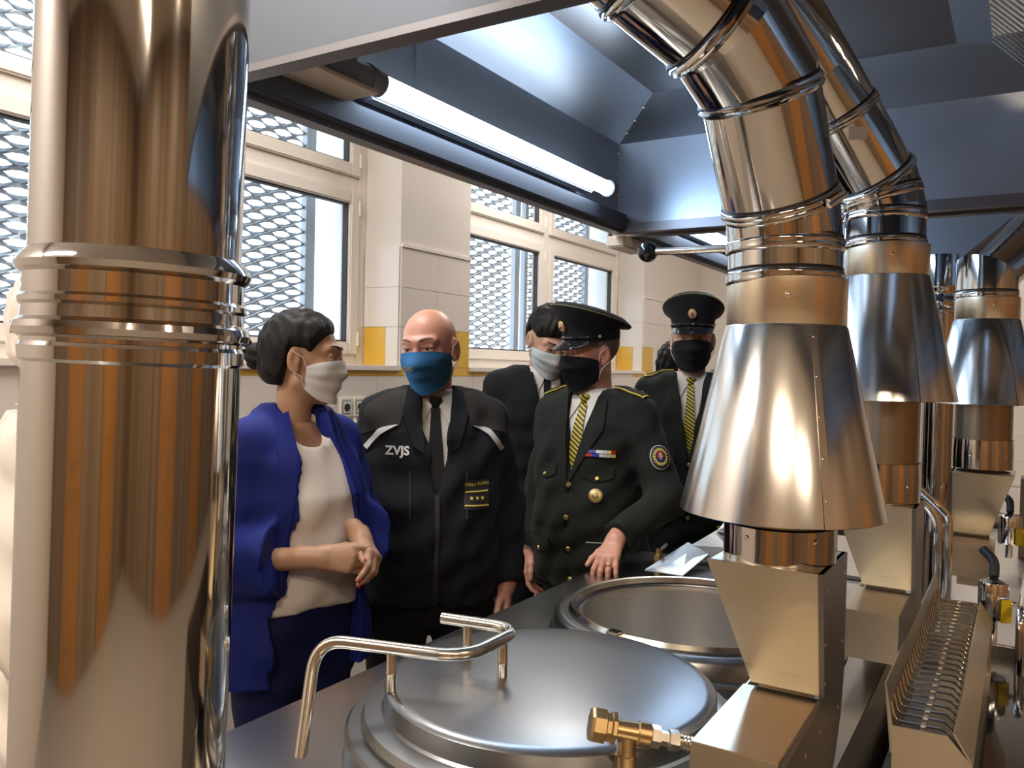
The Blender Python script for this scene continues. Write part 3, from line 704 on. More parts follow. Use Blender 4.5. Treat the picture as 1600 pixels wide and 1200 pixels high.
# ------------------------------------------------------------------ people: signed-distance modelling
class Sdf:
    """list of rounded shapes blended into one surface"""
    def __init__(s, k=.03): s.p = []; s.k = k
    def cone(s, a, b, ra, rb, k=None, op=1): s.p.append(('c', np.array(a, float), np.array(b, float), ra, rb, s.k if k is None else k, op)); return s
    def ell(s, c, r, rot=None, k=None, op=1): s.p.append(('e', np.array(c, float), np.array(r, float), rot, None, s.k if k is None else k, op)); return s
    def loft(s, rows_, k=None, op=1, e=2.3): s.p.append(('l', np.array(rows_, float), e, None, None, s.k if k is None else k, op)); return s
    def fn(s, f, k=None, op=1): s.p.append(('f', f, None, None, None, s.k if k is None else k, op)); return s
    def copy(s): n = Sdf(s.k); n.p = list(s.p); return n
    def __call__(s, P):
        d = None
        for t, a, b, ra, rb, k, op in s.p:
            if t == 'c':
                ab = b - a; L2 = max(ab @ ab, 1e-12); q = np.clip(((P - a) @ ab) / L2, 0, 1)
                v = np.linalg.norm(P - a - q[:, None] * ab, axis=1) - (ra + (rb - ra) * q)
            elif t == 'e':
                q = P - a
                if ra is not None: q = q @ ra
                k0 = np.linalg.norm(q / b, axis=1); k1 = np.linalg.norm(q / (b * b), axis=1)
                v = k0 * (k0 - 1.0) / np.maximum(k1, 1e-9)
            elif t == 'l':
                z = P[:, 2]; Z = a[:, 0]
                cx, cy, rx, ry = (np.interp(z, Z, a[:, i]) for i in (1, 2, 3, 4)); e = b
                q = (np.abs((P[:, 0] - cx) / rx) ** e + np.abs((P[:, 1] - cy) / ry) ** e) ** (1 / e)
                v = (q - 1) * np.minimum(rx, ry) * .9
                v = np.maximum(v, np.maximum(Z[0] - z, z - Z[-1]))
            else: v = a(P)
            if d is None: d = v; continue
            if op == 1:
                h = np.maximum(k - np.abs(d - v), 0) / max(k, 1e-6); d = np.minimum(d, v) - h * h * k * .25
            else:
                h = np.maximum(k - np.abs(d + v), 0) / max(k, 1e-6); d = np.maximum(d, -v) + h * h * k * .25
        return d
def surface(f, lo, hi, h):
    lo = np.array(lo, float); B = 4; nb = np.ceil((np.array(hi) - lo) / (h * B)).astype(int) + 1; n = nb * B
    bc = np.stack(np.meshgrid(*[lo[i] + h * (B * np.arange(nb[i]) + (B - 1) / 2) for i in range(3)], indexing='ij'), -1)
    Vc = f(bc.reshape(-1, 3)).reshape(nb)
    V = np.repeat(np.repeat(np.repeat(np.where(Vc < 0, -1., 1.), B, 0), B, 1), B, 2)
    bi = np.argwhere(np.abs(Vc) < h * B * 2.1); off = np.stack(np.meshgrid(*[np.arange(B)] * 3, indexing='ij'), -1).reshape(-1, 3)
    pi_ = (bi[:, None, :] * B + off[None]).reshape(-1, 3)
    V[tuple(pi_.T)] = f(lo + h * pi_)
    c = n - 1; S = V < 0
    num = np.zeros((*c, 3)); cnt = np.zeros(c)
    cor = [(i, j, k) for i in (0, 1) for j in (0, 1) for k in (0, 1)]
    sl = lambda o: tuple(slice(o[d], o[d] + c[d]) for d in range(3))
    for o in cor:
        for d in range(3):
            if o[d]: continue
            o2 = list(o); o2[d] = 1; a, b = V[sl(o)], V[sl(tuple(o2))]
            m = (a < 0) != (b < 0); t = np.where(m, a / np.where(m, a - b, 1), 0)
            for q in range(3): num[..., q] += m * (o[q] + (t if q == d else 0))
            cnt += m
    act = cnt > 0; idx = -np.ones(c, int); idx[act] = np.arange(act.sum())
    w_ = np.argwhere(act); verts = lo + h * (w_ + num[act] / cnt[act][:, None])
    faces = []
    for d in range(3):
        e1, e2 = [q for q in range(3) if q != d]
        a = S; sA = [slice(1, -1)] * 3; sA[d] = slice(0, -1); sB = [slice(1, -1)] * 3; sB[d] = slice(1, None)
        A = S[tuple(sA)]; B = S[tuple(sB)]; ch = np.argwhere(A != B)
        if not len(ch): continue
        fl = A[tuple(ch.T)]; base = ch.copy(); base[:, e1] += 1; base[:, e2] += 1
        def at_(o1, o2):
            q = base.copy(); q[:, e1] += o1; q[:, e2] += o2; return idx[tuple(q.T)]
        Q = np.stack([at_(-1, -1), at_(0, -1), at_(0, 0), at_(-1, 0)], 1)
        flip = fl if d != 1 else ~fl
        Q[~flip] = Q[~flip][:, ::-1]; faces.append(Q)
    F_ = np.concatenate(faces) if faces else np.zeros((0, 4), int)
    F_ = F_[(F_ >= 0).all(1)]
    return verts, F_
def np_mesh(name, parts_, smooth=True):
    """parts_: list of (verts, faces) that make up one mesh"""
    vs_ = np.concatenate([p[0] for p in parts_]); off = 0; fs_ = []
    for v, f in parts_: fs_ += (np.asarray(f) + off).tolist(); off += len(v)
    return mesh_of(name, vs_, fs_, smooth)
def grad(f, P, e=.002):
    g = np.stack([f(P + np.eye(3)[i] * e) - f(P - np.eye(3)[i] * e) for i in range(3)], 1)
    return g / np.maximum(np.linalg.norm(g, axis=1), 1e-9)[:, None]
def cast(f, O, D, tmax=1.2):
    """march from O along D to the surface of f"""
    O = np.asarray(O, float); D = np.broadcast_to(np.asarray(D, float), O.shape); t = np.zeros(len(O))
    for _ in range(70): t = np.minimum(t + np.clip(f(O + D * t[:, None]), -.02, .05) * .8, tmax)
    return O + D * t[:, None]
def rot_z(a): c, s = math.cos(a), math.sin(a); return np.array([[c, -s, 0], [s, c, 0], [0, 0, 1.]])
def rot_x(a): c, s = math.cos(a), math.sin(a); return np.array([[1., 0, 0], [0, c, -s], [0, s, c]])
def rot_y(a): c, s = math.cos(a), math.sin(a); return np.array([[c, 0, s], [0, 1., 0], [-s, 0, c]])
def sheet_from(grid_, thick, nrm):
    """grid (n,m,3) of points -> thick cloth"""
    n, m, _ = grid_.shape; a = grid_.reshape(-1, 3); b_ = (grid_ - nrm * thick).reshape(-1, 3); f = []
    for i in range(n - 1):
        for j in range(m - 1):
            q = (i*m + j, i*m + j + 1, (i+1)*m + j + 1, (i+1)*m + j); f.append(q); f.append(tuple(n*m + k for k in q[::-1]))
    rim = [i for i in range(m)] + [i*m + m - 1 for i in range(1, n)] + [(n-1)*m + j for j in range(m - 2, -1, -1)] + [i*m for i in range(n - 2, 0, -1)]
    for k in range(len(rim)): p, q = rim[k], rim[(k+1) % len(rim)]; f.append((q, p, n*m + p, n*m + q))
    return np.concatenate([a, b_]), f
def draped(name, f, left, right, m, parent, nu=14, nv=6, off=.004, thick=.003, D=(0, -1, 0), start=.6, flip=False):
    """cloth strip lying on surface f between two outlines given as (x,z) front-view polylines"""
    def samp(pl):
        pl = np.array(pl, float); s = np.r_[0, np.cumsum(np.linalg.norm(np.diff(pl, axis=0), axis=1))]; s /= s[-1]; t = np.linspace(0, 1, nu)
        return np.stack([np.interp(t, s, pl[:, 0]), np.interp(t, s, pl[:, 1])], 1)
    A, B = samp(left), samp(right); t = np.linspace(0, 1, nv)[None, :, None]
    G = A[:, None] * (1 - t) + B[:, None] * t; xz = G.reshape(-1, 2)
    D = np.array(D, float); O = np.stack([xz[:, 0], np.zeros(len(xz)), xz[:, 1]], 1) - D * start
    P = cast(f, O, D); N = grad(f, P); P = P + N * off
    v, fc = sheet_from(P.reshape(nu, nv, 3), thick, N.reshape(nu, nv, 3))
    me = mesh_of(name, v, fc); bm = bmesh.new(); bm.from_mesh(me); bmesh.ops.recalc_face_normals(bm, faces=bm.faces); bm.to_mesh(me); bm.free()
    me.shade_smooth(); me.set_sharp_from_angle(angle=R(50))
    return link(name, me, m, parent)
def stamp(f, x, z, D=(0, -1, 0), start=.6, O=None):
    D = np.array(D, float)
    if O is None: O = np.array([[x, 0, z]]) - D * start
    p = cast(f, O, D); return p[0], grad(f, p)[0]
def put(o, p, n, up=(0, 0, 1), off=0.0):
    """orient object: its local +Z along n, +Y towards up"""
    n = Vector(n).normalized(); y = Vector(up); y = (y - n * y.dot(n)).normalized(); x = y.cross(n)
    o.matrix_local = Matrix(((x.x, y.x, n.x, p[0] + n.x * off), (x.y, y.y, n.y, p[1] + n.y * off), (x.z, y.z, n.z, p[2] + n.z * off), (0, 0, 0, 1))); return o
def lettering(name, text, size, f, x, z, m, parent, D=(0, -1, 0), bold=0.0, u=(-1, 0), off=.003):
    cu = bpy.data.curves.new(name, 'FONT'); cu.body = text; cu.size = size; cu.align_x = 'CENTER'; cu.align_y = 'CENTER'; cu.offset = bold; cu.resolution_u = 3
    tmp = bpy.data.objects.new(name, cu); COL.objects.link(tmp); bpy.context.view_layer.update()
    me = bpy.data.meshes.new_from_object(tmp.evaluated_get(bpy.context.evaluated_depsgraph_get())); bpy.data.objects.remove(tmp); bpy.data.curves.remove(cu)
    co = np.array([v.co[:] for v in me.vertices]); D = np.array(D, float); s = np.array([D[1], -D[0], 0])   # reading direction for a viewer looking along D
    s = s / np.linalg.norm(s)
    O = np.array([x, 0, z]) + co[:, :1] * s * 1.0 + co[:, 1:2] * np.array([0, 0, 1.]) + co[:, :1] * np.array([0, 0, u[1]]) - D * .6
    P = cast(f, O, D); P = P + grad(f, P) * off
    for v, q in zip(me.vertices, P): v.co = q
    me.update(); return link(name, me, m, parent)

def cloth(name, color, rough=.85, sheen=.15, sc=260, amt=.12, bs=.25):
    return mat(name, color, rough, 0, noise=(sc, amt), bump=(sc, bs), sheen=sheen * .15, spec=.22)
SKIN = mat('skin_fair', (.56, .33, .235), .48, noise=(22, .08), sss=.08)
SKIN_R = mat('skin_ruddy', (.66, .33, .245), .42, noise=(16, .12), sss=.08)
SKIN_T = mat('skin_tan', (.47, .27, .17), .46, noise=(22, .07), sss=.08)
HAIR = mat('dark_hair', (.006, .005, .005), .55, noise=((60, 60, 240), .5), bump=((70, 70, 300), .5), spec=.25)
STUB = mat('cropped_grey_hair', (.20, .16, .13), .7, noise=(300, .25))
EYEW = mat('eye_white', (.62, .56, .52), .2); EYEI = mat('eye_iris', (.05, .035, .025), .12)
NAVY = cloth('navy_softshell', (.010, .011, .016)); GREENU = cloth('dark_green_uniform', (.016, .019, .017)); SUIT = cloth('black_suit', (.010, .011, .014))
GREYY = cloth('charcoal_yoke', (.035, .034, .034), sc=420, amt=.4)
BLUE = cloth('royal_blue_suit', (.012, .022, .20), .7, .1, 400, .06, .1); BLUED = cloth('navy_blue_trousers', (.008, .011, .075), .7, .1, 400, .06, .1)
WHITE = cloth('white_jersey', (.84, .79, .75), .85, .1, 300, .03, .1); SHIRT = cloth('white_shirt', (.72, .71, .68), .7, .05, 300, .02, .05)
COOK = cloth('white_cook_cotton', (.80, .75, .69), .85, .1, 200, .03, .15)
BLK = cloth('black_trousers', (.008, .008, .010)); SHOE = mat('black_shoe', (.012, .011, .011), .25)
M_WHITE = mat('surgical_mask', (.86, .88, .93), .8, bump=(300, .1)); M_LBLUE = mat('pale_blue_mask', (.62, .72, .78), .8, bump=(300, .1))
M_BLUE = cloth('blue_cotton_mask', (.045, .19, .46), .8, .1, 350, .08, .15); M_BLK = cloth('black_mask', (.010, .011, .015), .85, .1, 350)
SILVER = mat('reflective_piping', (.62, .63, .64), .35, .2); GOLD = mat('gold_braid', (.62, .47, .14), .35, .8, noise=(400, .3)); GOLDT = mat('gold_thread', (.80, .66, .14), .5)
RED = mat('red_enamel', (.45, .02, .03), .25); BRONZE = mat('bronze_badge', (.38, .29, .20), .35, .8, noise=(300, .4)); NAIL = mat('red_nail_varnish', (.65, .02, .04), .15)
BLUEE = mat('blue_enamel', (.02, .05, .40), .25); BLKTIE = cloth('black_tie', (.008, .008, .011), .5)
PEAK = mat('patent_peak', (.012, .014, .018), .10, coat=.5); OLIVE = mat('olive_piping', (.30, .29, .14), .6)
def stripe_tie():
    m = bpy.data.materials.new('yellow_striped_tie'); m.use_nodes = True; nt = m.node_tree; b = nt.nodes['Principled BSDF']
    tc = nt.nodes.new('ShaderNodeTexCoord'); mp = nt.nodes.new('ShaderNodeMapping'); mp.inputs['Rotation'].default_value = (0, R(35), 0)
    wv = nt.nodes.new('ShaderNodeTexWave'); wv.bands_direction = 'Z'; wv.inputs['Scale'].default_value = 24; cr = nt.nodes.new('ShaderNodeValToRGB')
    cr.color_ramp.elements[0].position = .42; cr.color_ramp.elements[0].color = (.02, .02, .015, 1); cr.color_ramp.elements[1].position = .55; cr.color_ramp.elements[1].color = (.62, .50, .03, 1)
    nt.links.new(tc.outputs['Object'], mp.inputs[0]); nt.links.new(mp.outputs[0], wv.inputs['Vector']); nt.links.new(wv.outputs['Fac'], cr.inputs[0]); nt.links.new(cr.outputs[0], b.inputs['Base Color'])
    b.inputs['Roughness'].default_value = .5; return m
YTIE = stripe_tie()

def head_sdf(female=False, ears=True):
    h = Sdf(.02)
    h.ell((0, -.014, .034), (.075, .096, .084))
    h.ell((0, .020, -.030), (.064 if not female else .060, .074, .088), k=.03)
    h.cone((.050, .0, -.062), (.014, .062, -.100), .018, .016, .02); h.cone((-.050, .0, -.062), (-.014, .062, -.100), .018, .016, .02)
    h.ell((0, .062, -.098), (.024, .020, .019), k=.02)
    for s in (-1, 1):
        h.cone((s*.010, .088, .031), (s*.046, .068, .030), .010, .009, .016)
        h.ell((s*.040, .060, -.024), (.022, .022, .022), k=.02)
        h.ell((s*.031, .100, .010), (.019, .015, .011), k=.012, op=-1)
        h.cone((s*.018, .0865, .0168), (s*.044, .0785, .0148), .0062, .0055, .004)
        h.cone((s*.018, .0855, .0016), (s*.043, .078, .0016), .0054, .005, .004)
        if ears:
            e = rot_z(s * .35)
            h.ell((s*.079, -.012, -.004), (.0085, .019, .033), e, .006); h.ell((s*.087, -.006, .0), (.006, .011, .020), e, .004, -1)
            h.ell((s*.076, -.004, -.032), (.007, .009, .010), None, .006)
    h.cone((0, .090, .016), (0, .110, -.034), .008, .013, .012)
    for s in (-1, 1): h.ell((s*.012, .099, -.040), (.009, .011, .008), k=.008)
    h.ell((0, .094, -.063), (.024, .010, .006), k=.006); h.ell((0, .092, -.074), (.021, .010, .006), k=.006)
    return h
class Placed:
    """an sdf moved by a rigid transform: world = Rm @ p + t"""
    def __init__(s, f, Rm, t): s.f, s.R, s.t = f, Rm, np.array(t, float)
    def __call__(s, P): return s.f((P - s.t) @ s.R)
    def pt(s, p): return s.R @ np.array(p, float) + s.t
def hand_sdf(wrist, fwd, dorsal, side, curl=((20, 25, 15),) * 4, spread=4, thumb=(25, 10), size=1.0):
    """fwd: towards the fingers, dorsal: out of the back of the hand, side=+1: thumb on cross(fwd,dorsal) side"""
    y = np.array(fwd, float); y /= np.linalg.norm(y); z = np.array(dorsal, float); z -= y * (z @ y); z /= np.linalg.norm(z); x = np.cross(y, z) * side
    o = np.array(wrist, float); T = lambda p: o + (x * p[0] + y * p[1] + z * p[2]) * size
    s = Sdf(.012 * size); info = {}
    kn = [(.027, .088, .002), (.008, .093, .004), (-.011, .089, .002), (-.028, .079, -.001)]
    ln = [(.044, .026, .021), (.048, .030, .022), (.044, .028, .022), (.034, .021, .019)]
    s.cone(T((0, -.05, 0)), T((0, .012, 0)), .026 * size, .024 * size)
    for i, (kx, ky, kz) in enumerate(kn):
        s.cone(T((kx * .55, .015, -.002)), T((kx, ky, kz)), .0165 * size, .0125 * size, .014 * size)
        a = 0.0; sp = R(spread) * (1.5 - i); p = np.array((kx, ky, kz))
        for j in range(3):
            a += R(curl[i][j]); d = np.array((math.sin(sp) * math.cos(a), math.cos(sp) * math.cos(a), -math.sin(a))); q = p + d * ln[i][j]
            r1, r2 = ((.0108, .0095), (.0095, .0085), (.0085, .0070))[j]; k = .9 if i == 3 else 1.0
            s.cone(T(p), T(q), r1 * size * k, r2 * size * k, .004 * size); p = q
        info[i] = (T(p), z * math.cos(a) * 1.0 + y * math.sin(a))
    a, c = R(thumb[0]), R(thumb[1])
    p0 = np.array((.016, .022, -.010)); p1 = p0 + np.array((math.sin(a + R(18)) * .042, math.cos(a + R(18)) * .042, -.008)); p2 = p1 + np.array((math.sin(a) * .032, math.cos(a) * .032, -math.sin(c) * .02)); p3 = p2 + np.array((math.sin(a - R(12)) * .026, math.cos(a - R(12)) * .026, -math.sin(c) * .016))
    s.cone(T(p0), T(p1), .0165 * size, .0125 * size, .016 * size); s.cone(T(p1), T(p2), .0118 * size, .0105 * size, .005 * size); s.cone(T(p2), T(p3), .0105 * size, .008 * size, .005 * size)
    info['t'] = (T(p3), z)
    return s, info
def bounds_hand(wrist, r=.17): w_ = np.array(wrist, float); return w_ - r, w_ + r

MALE = [(.78, 0, 0, .160, .105), (.90, 0, -.005, .178, .125), (1.02, 0, .005, .165, .122), (1.15, 0, .005, .165, .120), (1.28, 0, .0, .180, .122), (1.37, 0, -.008, .178, .108), (1.43, 0, -.015, .130, .085), (1.475, 0, -.018, .075, .068)]
FEMALE = [(.78, 0, -.01, .165, .110), (.90, 0, -.015, .180, .125), (1.02, 0, .0, .145, .112), (1.12, 0, .012, .135, .112), (1.26, 0, .018, .150, .122), (1.36, 0, .0, .150, .098), (1.425, 0, -.012, .105, .075), (1.475, 0, -.018, .060, .058)]
def person(label, loc, face, H, arms, hands, head=(0, 0, 0), lean=(0, 0), prof=MALE, bulk=1.0, belly=0.0, skin=SKIN, trouser=BLK, feet=.10, female=False, stance=.0):
    """arms: {'R':(elbow,wrist), 'L':...} local; hands: {'R': dict(fwd,dorsal,...)}. Local: +Y forward, +X the person's right"""
    t = thing('person', label, 'person', loc, face - R(90))
    s = H / 1.75
    rows_ = [(z * s, cx + lean[0] * max(0, z - .95), cy * s + lean[1] * max(0, z - .95) + belly * max(0, 1 - abs(z - 1.06) / .2) * .5, rx * s * bulk, ry * s * bulk + belly * max(0, 1 - abs(z - 1.06) / .24) * .5) for z, cx, cy, rx, ry in prof]
    sh = {}; shw = (.163 if not female else .150) * s * bulk
    top = 1.405 * s if not female else 1.395 * s
    ox, oy = lean[0] * .45, lean[1] * .45
    neck0 = np.array((ox, oy - .02 * s, 1.43 * s)); hd = np.array((ox + lean[0] * .15, oy + lean[1] * .15 + .010, 1.632 * s))
    Rh = rot_z(head[0]) @ rot_x(-head[1]) @ rot_y(head[2])
    pivot = np.array((0, -.02, -.13)); hd = hd + (pivot * s - Rh @ pivot * s) * .8
    hf = head_sdf(female); hs = s * (1.02 if female else 1.06)
    class HS:
        def __call__(self, P): return hf(P / hs) * hs
    HP = Placed(HS(), Rh, hd)
    # skin: head and neck fine, body below coarse, hands fine - one body mesh
    def headneck():
        f = Sdf(.02); f.fn(HP); f.cone(neck0 + np.array((0, 0, -.03)), HP.pt(np.array((0, -.022, -.075)) * s), .062 * s * (1 if not female else .86), .054 * s * (1 if not female else .86), .03); return f
    hn = headneck(); parts_ = [surface(hn, np.minimum(neck0, hd) - np.array((.17, .17, .06)), hd + np.array((.17, .19, .17)), .0042)]
    bodyf = Sdf(.04); bodyf.loft(rows_, e=2.2)
    for S_, sg in (('R', 1), ('L', -1)):
        sp = np.array((sg * shw + ox, oy - .012, top)); sh[S_] = sp; el, wr = (np.array(q, float) for q in arms[S_])
        bodyf.cone(sp, el, .052 * s, .042 * s, .05).cone(el, wr, .042 * s, .026 * s, .02)
        bodyf.cone((sg * .085 * s, 0, .90 * s), (sg * (.095 + stance) * s, .015, .50 * s), .082 * s, .055 * s, .05).cone((sg * (.095 + stance) * s, .015, .50 * s), (sg * (.10 + stance) * s, -.01, .09), .053 * s, .036 * s, .02)
    parts_.append(surface(lambda P: bodyf(P) + .010, (-.48, -.36, .05), (.48, .5, 1.5 * s), .02))
    hinfo = {}
    for S_, sg in (('R', 1), ('L', -1)):
        kw = dict(hands[S_]); hsdf, hi_ = hand_sdf(arms[S_][1], side=kw.pop('side'), **kw); lo, hi = bounds_hand(arms[S_][1]); hinfo[S_] = hi_
        fz = Sdf(.01); fz.fn(hsdf); fz.cone(arms[S_][0], arms[S_][1], .040 * s, .026 * s * kw.get('size', 1), .02)
        parts_.append(surface(fz, lo, hi, .0035))
    body = link('body', np_mesh('body', parts_), skin, t)
    # eyes
    for sg in (-1, 1):
        e = MB().lathe([(.0001, -.0115), (.006, -.0098), (.0100, -.0058), (.0115, 0), (.0100, .0058), (.006, .0098), (.0001, .0115)], n=14).build('eye', EYEW, t, True, 180)
        Mx = np.eye(4); Mx[:3, :3] = Rh * hs; Mx[:3, 3] = HP.pt(np.array((sg * .031, .0755, .0095)) * hs); e.matrix_local = Matrix(Mx.tolist())
        i_ = MB().lathe([(0.0001, .0121), (.0028, .0118), (.0052, .0106), (.0050, .0098)], n=14, M=Matrix.Rotation(R(-90), 3, 'X')).build('iris', EYEI, e, True)
        pts = [(sg * (.012 + .036 * q), .0965 - .020 * q * q + (.002 if q < .1 else 0), .0335 + .006 * math.sin(q * 2.2)) for q in np.linspace(0, 1, 7)]
        b_ = MB().tube([HP.pt(np.array(p) * hs) for p in pts], [.0022, .0030, .0032, .0031, .0028, .0022, .0012], 6).build('eyebrow', HAIR if not skin is SKIN_R else STUB, t, True)
    # trousers and shoes
    tf = Sdf(.04); tf.loft([r_ for r_ in rows_ if r_[0] < (1.03 if female else 1.06) * s])
    for sg in (1, -1):
        k = (sg * (.095 + stance) * s, .018, .50 * s)
        tf.cone((sg * .085 * s, 0, .90 * s), k, .090 * s, .070 * s, .05).cone(k, (sg * (.10 + stance) * s, -.005, .07), .070 * s, .058 * s, .02)
        sf = Sdf(.02); x = sg * (.10 + stance) * s
        sf.ell((x, .07, .045), (.045, .13, .04)).cone((x, -.03, .05), (x, -.03, .12), .04, .042, .03).fn(lambda P: P[:, 2] - .004, k=.002, op=-1)
        sf2 = lambda P, sf=sf: np.maximum(sf(P), .003 - P[:, 2])
        sf_ = Sdf(.02); sf_.ell((x, .06, .045), (.046, .135, .042)).cone((x, -.03, .045), (x, -.03, .12), .042, .042, .03)
        link('shoe', np_mesh('shoe', [surface(lambda P, q=sf_: np.maximum(q(P), .002 - P[:, 2]), (x - .08, -.12, -.01), (x + .08, .24, .19), .012)]), SHOE, t)
    link('trousers', np_mesh('trousers', [surface(lambda P: np.maximum(tf(P) - .010 - .003 * np.sin(P[:, 2] * 40 + P[:, 0] * 30), .04 - P[:, 2]), (-.36, -.3, .0), (.36, .34, 1.1 * s), .014)]), trouser, t)
    return dict(t=t, s=s, rows=rows_, sh=sh, top=top, HP=HP, Rh=Rh, hs=hs, hn=hn, ox=ox, oy=oy, arms=arms, hinfo=hinfo, neck=neck0, body=bodyf, label=label)
def garment(p, name, m, z0, off, sleeves=(1, 1), arm_r=(.066, .056, .046), cut=None, hem=0.0, folds=.004, res=.0095, flare=0.0, neck=True, k=.05, zt=None):
    """jacket / shirt: torso and sleeves grown outwards, hem at z0; cut(P) > 0 removes cloth"""
    s = p['s']; f = Sdf(k); rows_ = []
    for z, cx, cy, rx, ry in p['rows']:
        fl = flare * max(0, 1.02 * s - z) / .3; rows_.append((z, cx, cy, rx + fl + off, ry + fl + off))
    if rows_[0][0] > z0 - .03: r0_ = rows_[0]; rows_.insert(0, (z0 - .03, *r0_[1:]))
    f.loft(rows_, e=2.3); arm = []
    for S_, n_ in (('R', 0), ('L', 1)):
        sp, (el, wr) = p['sh'][S_], p['arms'][S_]; el, wr = np.array(el, float), np.array(wr, float); q = sleeves[n_]
        f.cone((p['ox'], p['oy'] - .015, p['top'] + .050 * s), sp + np.array((0, 0, .002)), .050 * s + off, arm_r[0] * s, .04)
        if q <= 0: continue
        e = el + (wr - el) * q; a_ = Sdf(k); a_.cone(sp, el, arm_r[0] * s, arm_r[1] * s, .035).cone(el, e + (wr - el) * .15, arm_r[1] * s, arm_r[2] * s, .03)
        arm.append((a_, e, (wr - el) / np.linalg.norm(wr - el)))
    if neck: f.cone(p['neck'] - np.array((0, .004, .03)), p['neck'] + np.array((0, .004, .055 * s)), .068 * s + off * .5, .058 * s + off * .4, .03)
    sd = rng.random(3) * 6
    def make(cutf):
        def g(P):
            d = f(P)
            w_ = np.sin(P[:, 2] * 31 + 7 * np.sin(P[:, 0] * 9 + sd[0]) + sd[1]) * np.sin(P[:, 0] * 17 + P[:, 1] * 13 + sd[2]) + .6 * np.sin(P[:, 2] * 57 + P[:, 1] * 41 + P[:, 0] * 23)
            d = np.maximum(d, (z0 + hem * P[:, 1]) - P[:, 2])
            if cutf is not None: d = np.maximum(d, cutf(P))
            for a_, e, ax_ in arm:
                v = np.maximum(a_(P), (P - e) @ ax_); h = np.maximum(.03 - np.abs(d - v), 0) / .03; d = np.minimum(d, v) - h * h * .03 * .25
            d = d - folds * w_
            if zt is not None: d = np.maximum(d, P[:, 2] - zt)
            return d
        return g
    g = make(cut); A_ = np.array([q for a in p['arms'].values() for q in a]) if arm else np.zeros((0, 3))
    lo = np.array((-.30, -.27, z0 - .04)); hi = np.array((.30, .30, p['top'] + .14))
    if len(A_): lo = np.minimum(lo, A_.min(0) - .12); hi = np.maximum(hi, A_.max(0) + .12)
    o = link(name, np_mesh(name, [surface(g, lo, hi, res)]), m, p['t'])
    return o, make(None)
def vcut(x0, ztop, zbot, wtop, wbot=0.0, depth=-.02, gap=0.0):
    """front opening: V from ztop (half width wtop) to zbot"""
    def c(P):
        q = np.clip((P[:, 2] - zbot) / (ztop - zbot), 0, 1.6); hw = wbot + (wtop - wbot) * q
        hw = np.where(P[:, 2] < zbot, gap, hw)
        return np.minimum(hw - np.abs(P[:, 0] - x0), P[:, 1] - depth)
    return c
def hslot(p): return p['HP'], p['hs']
def mask(p, m, kind='surgical', text=None, top=.004, bot=-.118, th=70):
    HP, hs = hslot(p); nu, nv = 26, 27; f = HP.f; ths = np.linspace(-R(th), R(th), nv)
    G = np.zeros((nu, nv)); O = np.zeros((nu, nv, 3)); D = np.zeros((nu, nv, 3))
    for j, a in enumerate(ths):
        q = (a / R(th)) ** 2; zt, zb = top - .024 * q, bot + .038 * q
        for i in range(nu):
            z = zt + (zb - zt) * i / (nu - 1); D[i, j] = (math.sin(a), math.cos(a), 0); O[i, j] = (0, -.005, z)
    P = cast(f, ((O + D * .17) * hs).reshape(-1, 3), (-D).reshape(-1, 3), .2).reshape(nu, nv, 3) / hs
    r = np.einsum('ijk,ijk->ij', P - O, D); r = np.maximum(r, .055)
    for _ in range(14):
        q = np.pad(r, 1, mode='edge'); av = (q[:-2, 1:-1] + q[2:, 1:-1] + q[1:-1, :-2] + q[1:-1, 2:]) / 4; r = np.maximum(r, av) if kind != 'tight' else np.maximum(r, .5 * r + .5 * av)
    low = np.linspace(0, 1, nu)[:, None]; r = np.maximum(r, (r[14] - .012)[None, :] * (low > .55))
    for _ in range(5):
        q = np.pad(r, 1, mode='edge'); r = .4 * r + .15 * (q[:-2, 1:-1] + q[2:, 1:-1] + q[1:-1, :-2] + q[1:-1, 2:])
    r = r + .006
    if kind == 'surgical': r = r + .0010 * np.sin(low * 22) * (1 - (np.abs(ths) / R(th)) ** 4)[None]
    if kind == 'cup': r = r + .010 * np.exp(-(ths / .25) ** 2)[None] * np.sin(low * math.pi) + .0012 * (np.abs(low - .33) < .03)
    W = (O + D * r[..., None]) * hs; Wl = (W.reshape(-1, 3) @ HP.R.T + HP.t).reshape(nu, nv, 3); Nl = D @ HP.R.T
    v, fc = sheet_from(Wl, .002, Nl); me = mesh_of('face_mask', v, fc); bm = bmesh.new(); bm.from_mesh(me); bmesh.ops.recalc_face_normals(bm, faces=bm.faces); bm.to_mesh(me); bm.free(); me.shade_smooth(); me.set_sharp_from_angle(angle=R(55))
    o = link('face_mask', me, m, p['t'])
    for j in (0, nv - 1):
        sg = -1 if j == 0 else 1
        for i, ez in ((1, .020), (nu - 2, -.030)):
            MB().tube([W_ for W_ in (Wl[i, j], HP.pt(np.array((sg * .081, .012, ez * .6 + (W[i, j] / hs)[2] * .4)) * hs), HP.pt(np.array((sg * .086, -.020, ez)) * hs))], .0013, 6).build('ear_loop', SHIRT if m not in (M_BLK,) else M_WHITE, o, True)
    return o, W, D
